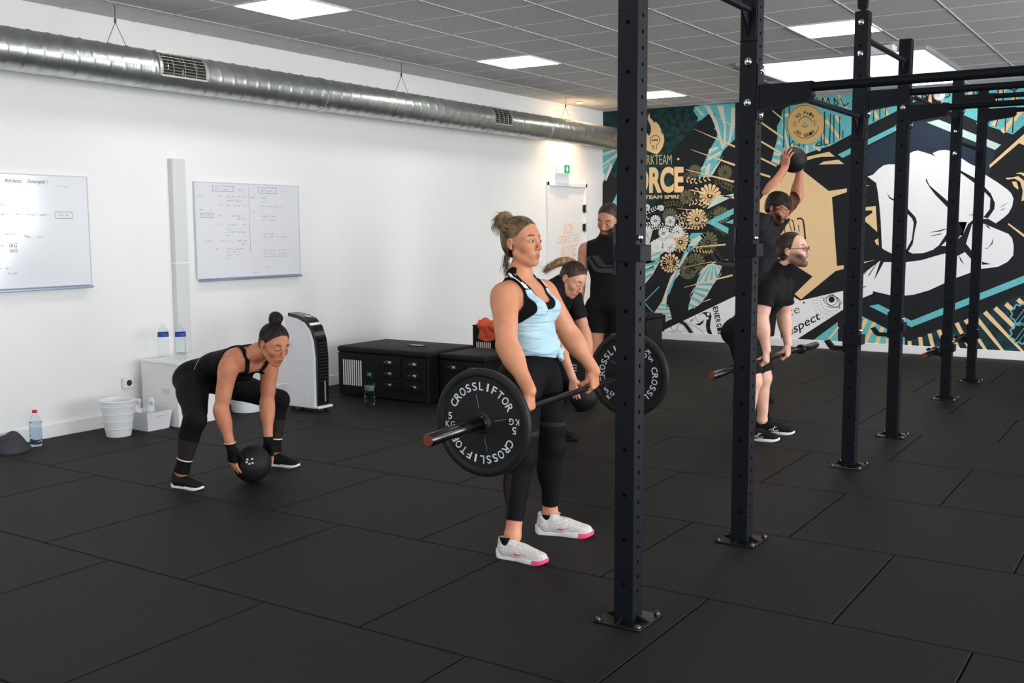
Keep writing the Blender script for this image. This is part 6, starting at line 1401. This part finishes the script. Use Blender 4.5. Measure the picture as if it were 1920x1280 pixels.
    for sd, pn in (('R',(0.1,1,0)),('L',(.1,-1,0))):
        w_, e_ = _v(J['wr'+sd]), _v(J['el'+sd]); dd = _n(_v((.05,.06 if sd == 'R' else -.06,-1)))
        V, T = surf(S.subset(['arm'+sd+'_f','hand'+sd]), .0032, .0028, [lambda P, w_=w_, dd=dd: np.minimum(((P-w_) @ dd)+.025, .088-((P-w_) @ dd))], lo=w_-.13, hi=w_+.13)
        g = skin_mesh('glove', [(V,T)], M('lycra'), root); g['label'] = 'black fingerless training glove'
        MB().tube([e_+(w_-e_)*.86+.034*(_n(np.cross(dd,(1,0,0)))*math.cos(a)+_v((1,0,0))*math.sin(a)) for a in [2*math.pi*i/16 for i in range(17)]],.0022,6).build('bracelet', M('strap_white'), root) if sd == 'R' else None
    zh = lambda x: np.interp(x, [-.11,-.055,-.034,-.012,.012,.036,.058,.074], [-.085,-.074,-.03,.016,.010,.034,.066,.084])
    hair = hair_cap(root, H, zh, M('hair_dark'), 'dark hair tied up in a bun', goal=(-.04,0,.12), n=260)
    bs_ = Sdf(); bc = H.P(-.045,0,.145); bs_.ell(bc,(.040,.038,.036),H.A,'b',.015); bs_.ell(bc+H.A[2]*.018,(.03,.03,.022),H.A,'b',.01); bs_.cone(H.P(-.035,0,.10),bc,.03,.028,'b',.02); skin_mesh('bun', [surf(bs_,.0035)], M('hair_dark'), hair)
    lb = MB(); rnd = np.random.RandomState(12)
    for i in range(90):
        a0, rr_ = rnd.rand()*6.28, .036+.008*rnd.rand(); a1 = _n(rnd.randn(3)); a2 = _n(np.cross(a1, rnd.randn(3))); pts = [bc+H.A[2]*.006+rr_*(a1*math.cos(a0+.28*k)+a2*math.sin(a0+.28*k)) for k in range(8)]; lb.tube(pts,.0015,5)
    o = lb.build('bun_locks', M('hair_dark'), hair, 180); o['kind'] = 'stuff'
    MB().tube([nek+fc[1]*.056*math.cos(t)+fc[0]*(.062*math.sin(t)+.012)-fc[2]*.035*math.sin(t) for t in [math.pi*i/12 for i in range(13)]],.0012,5).build('necklace', M('chrome'), root)
    shoe(root, (-4.955,3.955,0), (-4.735,3.985,0), SH_BLACK(), style='low'); shoe(root, (-4.90,4.650,0), (-4.675,4.705,0), SH_BLACK(), style='low')
med_ball('black rubber medicine ball on the floor in the hands of the crouching woman', (-4.637,4.282,.112), .112, (.62,-.72,.35))
crouch()
def glasses_man():
    root = thing('person', 'man with glasses and beard in black t-shirt bending over an empty barbell', 'person', (-2.55,7.18,0)); yc = 7.18
    J = dict(pelvis=(-2.675,yc,.765), waist=(-2.605,yc,.89), chest=(-2.52,yc,1.01), neck=(-2.432,yc,1.16), skull=(-2.36,yc,1.25), hipL=(-2.665,yc+.09,.735), hipR=(-2.665,yc-.09,.735),
        shL=(-2.455,yc+.185,1.075), shR=(-2.455,yc-.185,1.08), elL=(-2.475,7.425,.86), elR=(-2.475,6.945,.865), wrL=(-2.432,7.405,.660), wrR=(-2.437,6.965,.660), knL=(-2.57,yc+.10,.42), knR=(-2.565,yc-.12,.42), anL=(-2.585,7.335,.10), anR=(-2.59,7.035,.10), toeL=(.25,.05,0), toeR=(.25,.05,0), biL=(1,0,0), biR=(1,0,0))
    S = Sdf(); body_prims(S, J, dict(MALE, glute_b=.03)); H = Head((-2.338,yc,1.338), (1,-.02,.10), (-.10,0,1), 1.03); head_prims(S, H, True)
    for sd, th in (('R',1),('L',-1)): hand_prims(S, J['wr'+sd], (0,0,-1), (-1,0,0), th, (.9,1.4,1.0), 'hand'+sd, 1.05, .02, (.75,.9), _v((-.55,.12*th,-.8)))
    person_meshes('body', root, S, J, H, M('skin_c'), face_tint(H, (.85,.6,.6), (.10,.08,.07), beard=(.07,.05,.045), stubble=.92), res=.0085, hres=.004); eyes(H, root)
    tee(root, S, J, MALE, H, M('tee_black'), 'black t-shirt', .02); shorts(root, J, MALE, .88, M('shorts_black'), 'black sports shorts')
    zh = lambda x: np.interp(x, [-.11,-.055,-.034,-.012,.0,.02,.034,.044,.06,.08], [-.075,-.065,-.03,.02,.005,.03,.085,.10,.118,.14])
    hair_cap(root, H, zh, M('hair_brown'), 'short brown receding hair', goal=(-.13,0,.02), n=200, seed=5)
    g = MB(); 
    for y in (-1,1):
        ring = [H.P(.103-.012*abs(math.cos(t))*(1 if math.cos(t)*y > 0 else .2), .031*y+.0225*math.cos(t), .003+.0165*math.sin(t)) for t in [2*math.pi*i/24 for i in range(25)]]; g.tube(ring,.0019,6,False)
        g.tube([H.P(.092,.053*y,.008),H.P(.05,.076*y,.012),H.P(-.01,.084*y,.012),H.P(-.03,.082*y,-.006)],.0018,6)
    g.tube([H.P(.104,-.009,.006),H.P(.106,0,.009),H.P(.104,.009,.006)],.0016,6)
    gl = g.build('glasses', M('glasses_black'), root, 60); gl['label'] = 'black rimmed glasses'
    for y in (-1,1): MB().add([H.P(.102-.010*abs(math.cos(t))*(1 if math.cos(t)*y > 0 else .2), .031*y+.0215*math.cos(t), .003+.0155*math.sin(t)) for t in [2*math.pi*i/20 for i in range(20)]],[tuple(range(20))]).build('lens', M('lens'), gl)
    for heel, toe in (((-2.645,7.035,0),(-2.375,7.085,0)),((-2.635,7.335,0),(-2.365,7.384,0))):
        up, PP = shoe(root, heel, toe, SH_BLACK(), style='low')
        b = MB(); 
        for a, c in (((.10,.030),(.155,.058)),((.115,.030),(.175,.034)),((.13,.032),(.14,.062))): 
            b.tube([PP(a[0],-.0385,a[1]),PP((a[0]+c[0])/2,-.041,(a[1]+c[1])/2),PP(c[0],-.037,c[1])],.002,5)
        b.build('side_mark', M('strap_white'), up); sk_ = Sdf(); sk_.cone(PP(.055,0,.08),PP(.05,0,.15),.042,.044,'s',.01); skin_mesh('sock', [surf(sk_, .005, 0, [lambda P: .165-P[:,2]])], M('lycra'), up)
glasses_man()
def standing_man():
    root = thing('person', 'bearded man in black sleeveless shirt standing behind the front rig post', 'person', (-4.035,7.66,0)); f = _n((.34,-.94,0)); l = np.cross((0,0,1), f); c = _v((-4.035,7.66,0))
    def Q(x, y, z): return c+f*x+l*y+_v((0,0,z))
    J = dict(pelvis=Q(0,0,.87), waist=Q(.0,0,1.01), chest=Q(0,0,1.19), neck=Q(-.02,0,1.392), skull=Q(.0,0,1.47), hipL=Q(0,.09,.84), hipR=Q(0,-.09,.84), shL=Q(-.01,.185,1.32), shR=Q(-.01,-.185,1.32),
        elL=Q(.03,.25,1.07), elR=Q(.0,-.245,1.07), wrL=Q(.12,.235,.86), wrR=Q(.07,-.225,.845), knL=Q(.02,.11,.48), knR=Q(.03,-.11,.48), anL=Q(-.02,.13,.10), anR=Q(-.01,-.17,.10), toeL=f+.2*l, toeR=f-.2*l, biL=f, biR=f)
    S = Sdf(); body_prims(S, J, MALE); H = Head(Q(.025,0,1.563), f*.93-l*.28-_v((0,0,.42)), (f*.42)+_v((0,0,1)), 1.07); head_prims(S, H, True)
    for sd, th in (('R',-1),('L',1)): hand_prims(S, J['wr'+sd], _v((0,0,-1))+f*.15, l*(1 if sd == 'R' else -1)+f*-.3, 1 if sd == 'R' else -1, ((.3,.4,.3),(.35,.45,.3),(.4,.5,.3),(.45,.5,.3)), 'hand'+sd, 1.02, .06, (.3,.3))
    person_meshes('body', root, S, J, H, M('skin_d'), face_tint(H, (.85,.62,.6), (.08,.06,.05), beard=(.05,.04,.035)), res=.0085, hres=.004); eyes(H, root, 0, .42)
    tee(root, S, J, MALE, H, M('tee_black'), 'black sleeveless shirt', -.06, .016, sleeveless=True); shorts(root, J, MALE, .56, M('shorts_black'), 'black shorts')
    zh = lambda x: np.interp(x, [-.11,-.055,-.034,-.012,.0,.02,.045,.06,.078], [-.06,-.05,-.02,.03,.0,.03,.06,.078,.092])
    hair_cap(root, H, zh, M('hair_brown'), 'short dark brown hair', n=150, seed=6, nape=False)
    for sd in ('L','R'): a = _v(J['an'+sd]); t = _n(_v(J['toe'+sd])); shoe(root, a-t*.06, a+t*.21, SH_ALL(), style='low')
standing_man()
def bending_woman():
    root = thing('person', 'woman with ponytail in black t-shirt bending down behind the barbell woman', 'person', (-3.75,6.25,0)); yc = 6.25
    J = dict(pelvis=(-3.86,yc,.80), waist=(-3.80,yc,.92), chest=(-3.735,yc,1.005), neck=(-3.655,yc,1.095), skull=(-3.61,yc,1.135), hipL=(-3.85,yc+.085,.77), hipR=(-3.85,yc-.085,.77), shL=(-3.665,yc+.165,1.02), shR=(-3.665,yc-.155,1.03),
        elL=(-3.575,yc+.185,.765), elR=(-3.59,yc-.18,.775), wrL=(-3.485,yc+.118,.48), wrR=(-3.49,yc-.128,.48), knL=(-3.70,yc+.11,.43), knR=(-3.70,yc-.11,.43), anL=(-3.79,yc+.12,.10), anR=(-3.79,yc-.12,.10), biL=(1,0,0), biR=(1,0,0))
    S = Sdf(); body_prims(S, J, FEM); H = Head((-3.575,yc+.01,1.148), (.95,-.15,-.62), (.62,.1,.95), .97); head_prims(S, H)
    for sd, th, y in (('R',1,1),('L',-1,-1)): hand_prims(S, J['wr'+sd], (.05,.05*y,-1), (0,y,0), th, (.2,.3,.25), 'hand'+sd, .95, .08, (.3,.3))
    person_meshes('body', root, S, J, H, M('skin_e'), face_tint(H, (.78,.5,.5), (.1,.075,.065)), res=.0085, hres=.004); eyes(H, root, 0, .38)
    tee(root, S, J, FEM, H, M('tee_black'), 'black t-shirt', .0, .010, t1=.62, neck_r=.062)
    lg = garment('leggings', S, ['torso','legL','legR'], .0045, [lambda P: P[:,2]-.12, lambda P: .92-P[:,2]], M('lycra'), root)
    for k in range(3): MB().box((-3.665+.001*k,yc+.18,.53-.02*k),(.05,.006,.007)).build('stripe_mark', M('strap_white'), lg)
    zh = lambda x: np.interp(x, [-.11,-.055,-.034,-.012,.012,.036,.058,.074], [-.085,-.074,-.03,.016,.010,.034,.066,.084])
    hair = hair_cap(root, H, zh, M('hair_brown'), 'brown hair in a long ponytail', goal=(-.09,0,.10), n=220, seed=9)
    pc = H.P(-.075,0,.10); ps = Sdf(); q = pc; d = _n(_v((-.7,-.35,.35))); pts = [q]
    for k in range(6): d = _n(d+_v((-.1,-.06,-.24))); q = q+d*.036; pts.append(q)
    for k in range(6): ps.cone(pts[k],pts[k+1],(.020,.026,.028,.026,.022,.017)[k],(.026,.028,.026,.022,.017,.008)[k],'p',.01)
    tail = skin_mesh('ponytail', [surf(ps,.004)], M('hair_honey'), hair); rnd = np.random.RandomState(3); lb = MB()
    for i in range(220):
        o_ = rnd.randn(3)*.010; lb.tube([pts[k]+o_*(1+.05*k)+rnd.randn(3)*.0012 for k in range(7)],[.001,.0011,.0011,.001,.0009,.0007,.0003],4)
    o = lb.build('ponytail_strands', M('hair_honey'), tail, 180); o['kind'] = 'stuff'
    for sd in ('L','R'): a = _v(J['an'+sd]); shoe(root, a+_v((-.06,0,0)), a+_v((.19,0,0)), SH_ALL(), style='low')
med_ball('black rubber medicine ball held low by the bending woman behind the barbell', (-3.475,6.245,.355), .105)
bending_woman()
def ball_man():
    root = thing('person', 'dark haired man in grey t-shirt raising a ball overhead before the gold hexagon', 'person', (-3.0,8.55,0)); yc = 8.55
    J = dict(pelvis=(-3.03,yc,.98), waist=(-3.035,yc,1.12), chest=(-3.03,yc,1.32), neck=(-3.0,yc,1.515), skull=(-2.965,yc,1.585), hipL=(-3.03,yc+.09,.95), hipR=(-3.03,yc-.09,.95), shL=(-3.0,yc+.165,1.50), shR=(-3.02,yc-.165,1.505),
        elL=(-2.84,yc+.215,1.745), elR=(-2.955,yc-.16,1.765), wrL=(-2.83,yc+.255,1.965), wrR=(-2.865,yc-.02,1.985), knL=(-3.07,yc+.11,.52), knR=(-3.07,yc-.11,.52), anL=(-3.17,yc+.13,.10), anR=(-3.17,yc-.13,.10), biL=(1,0,.0), biR=(1,0,0))
    S = Sdf(); body_prims(S, J, MALE); H = Head((-2.925,yc,1.650), (1,-.12,-.52), (.52,.05,1), 1.03); head_prims(S, H, True)
    hand_prims(S, J['wrR'], (.1,.0,1), (.25,1,0), 1, ((.2,.3,.25),(.24,.34,.25),(.28,.36,.25),(.32,.36,.25)), 'handR', 1.02, .16, (.3,.3)); hand_prims(S, J['wrL'], (-.02,-.05,1), (0,-1,0), -1, (.25,.35,.25), 'handL', 1.02, .12, (.3,.3))
    person_meshes('body', root, S, J, H, M('skin_f'), face_tint(H, (.8,.6,.58), (.06,.05,.045), beard=(.05,.04,.035)), res=.0085, hres=.004); eyes(H, root, 0, .38)
    tee(root, S, J, MALE, H, M('tee_grey'), 'dark grey t-shirt', .03, .013, t1=.42, neck_r=.064); sh = shorts(root, J, MALE, .85, M('shorts_black'), 'dark shorts with orange waistband', .07)
    q = Sdf(); pel = _v(J['pelvis']); q.ell(pel, _v(MALE['pelvis'])+.0165, J['_fp'], 's', .03); V, T = surf(q, .005, 0, [lambda P: .010-np.abs(P[:,2]-pel[2]-.055)]); skin_mesh('waistband', [(V,T)], M('orange_band'), sh)
    zh = lambda x: np.interp(x, [-.11,-.055,-.034,-.012,.0,.02,.045,.06,.078], [-.075,-.065,-.03,.02,-.01,.025,.05,.058,.070])
    hair = hair_cap(root, H, zh, M('hair_dark'), 'black tousled hair', r0=(.106,.084,.097), n=260, seed=8, goal=(.12,0,.05), comb_r=.002)
    for sd in ('L','R'): a = _v(J['an'+sd]); shoe(root, a+_v((-.06,0,0)), a+_v((.21,0,0)), SH_ALL(), style='low')
med_ball('dark medicine ball held high above the head in front of the mural', (-2.835,8.665,2.055), .107)
ball_man()
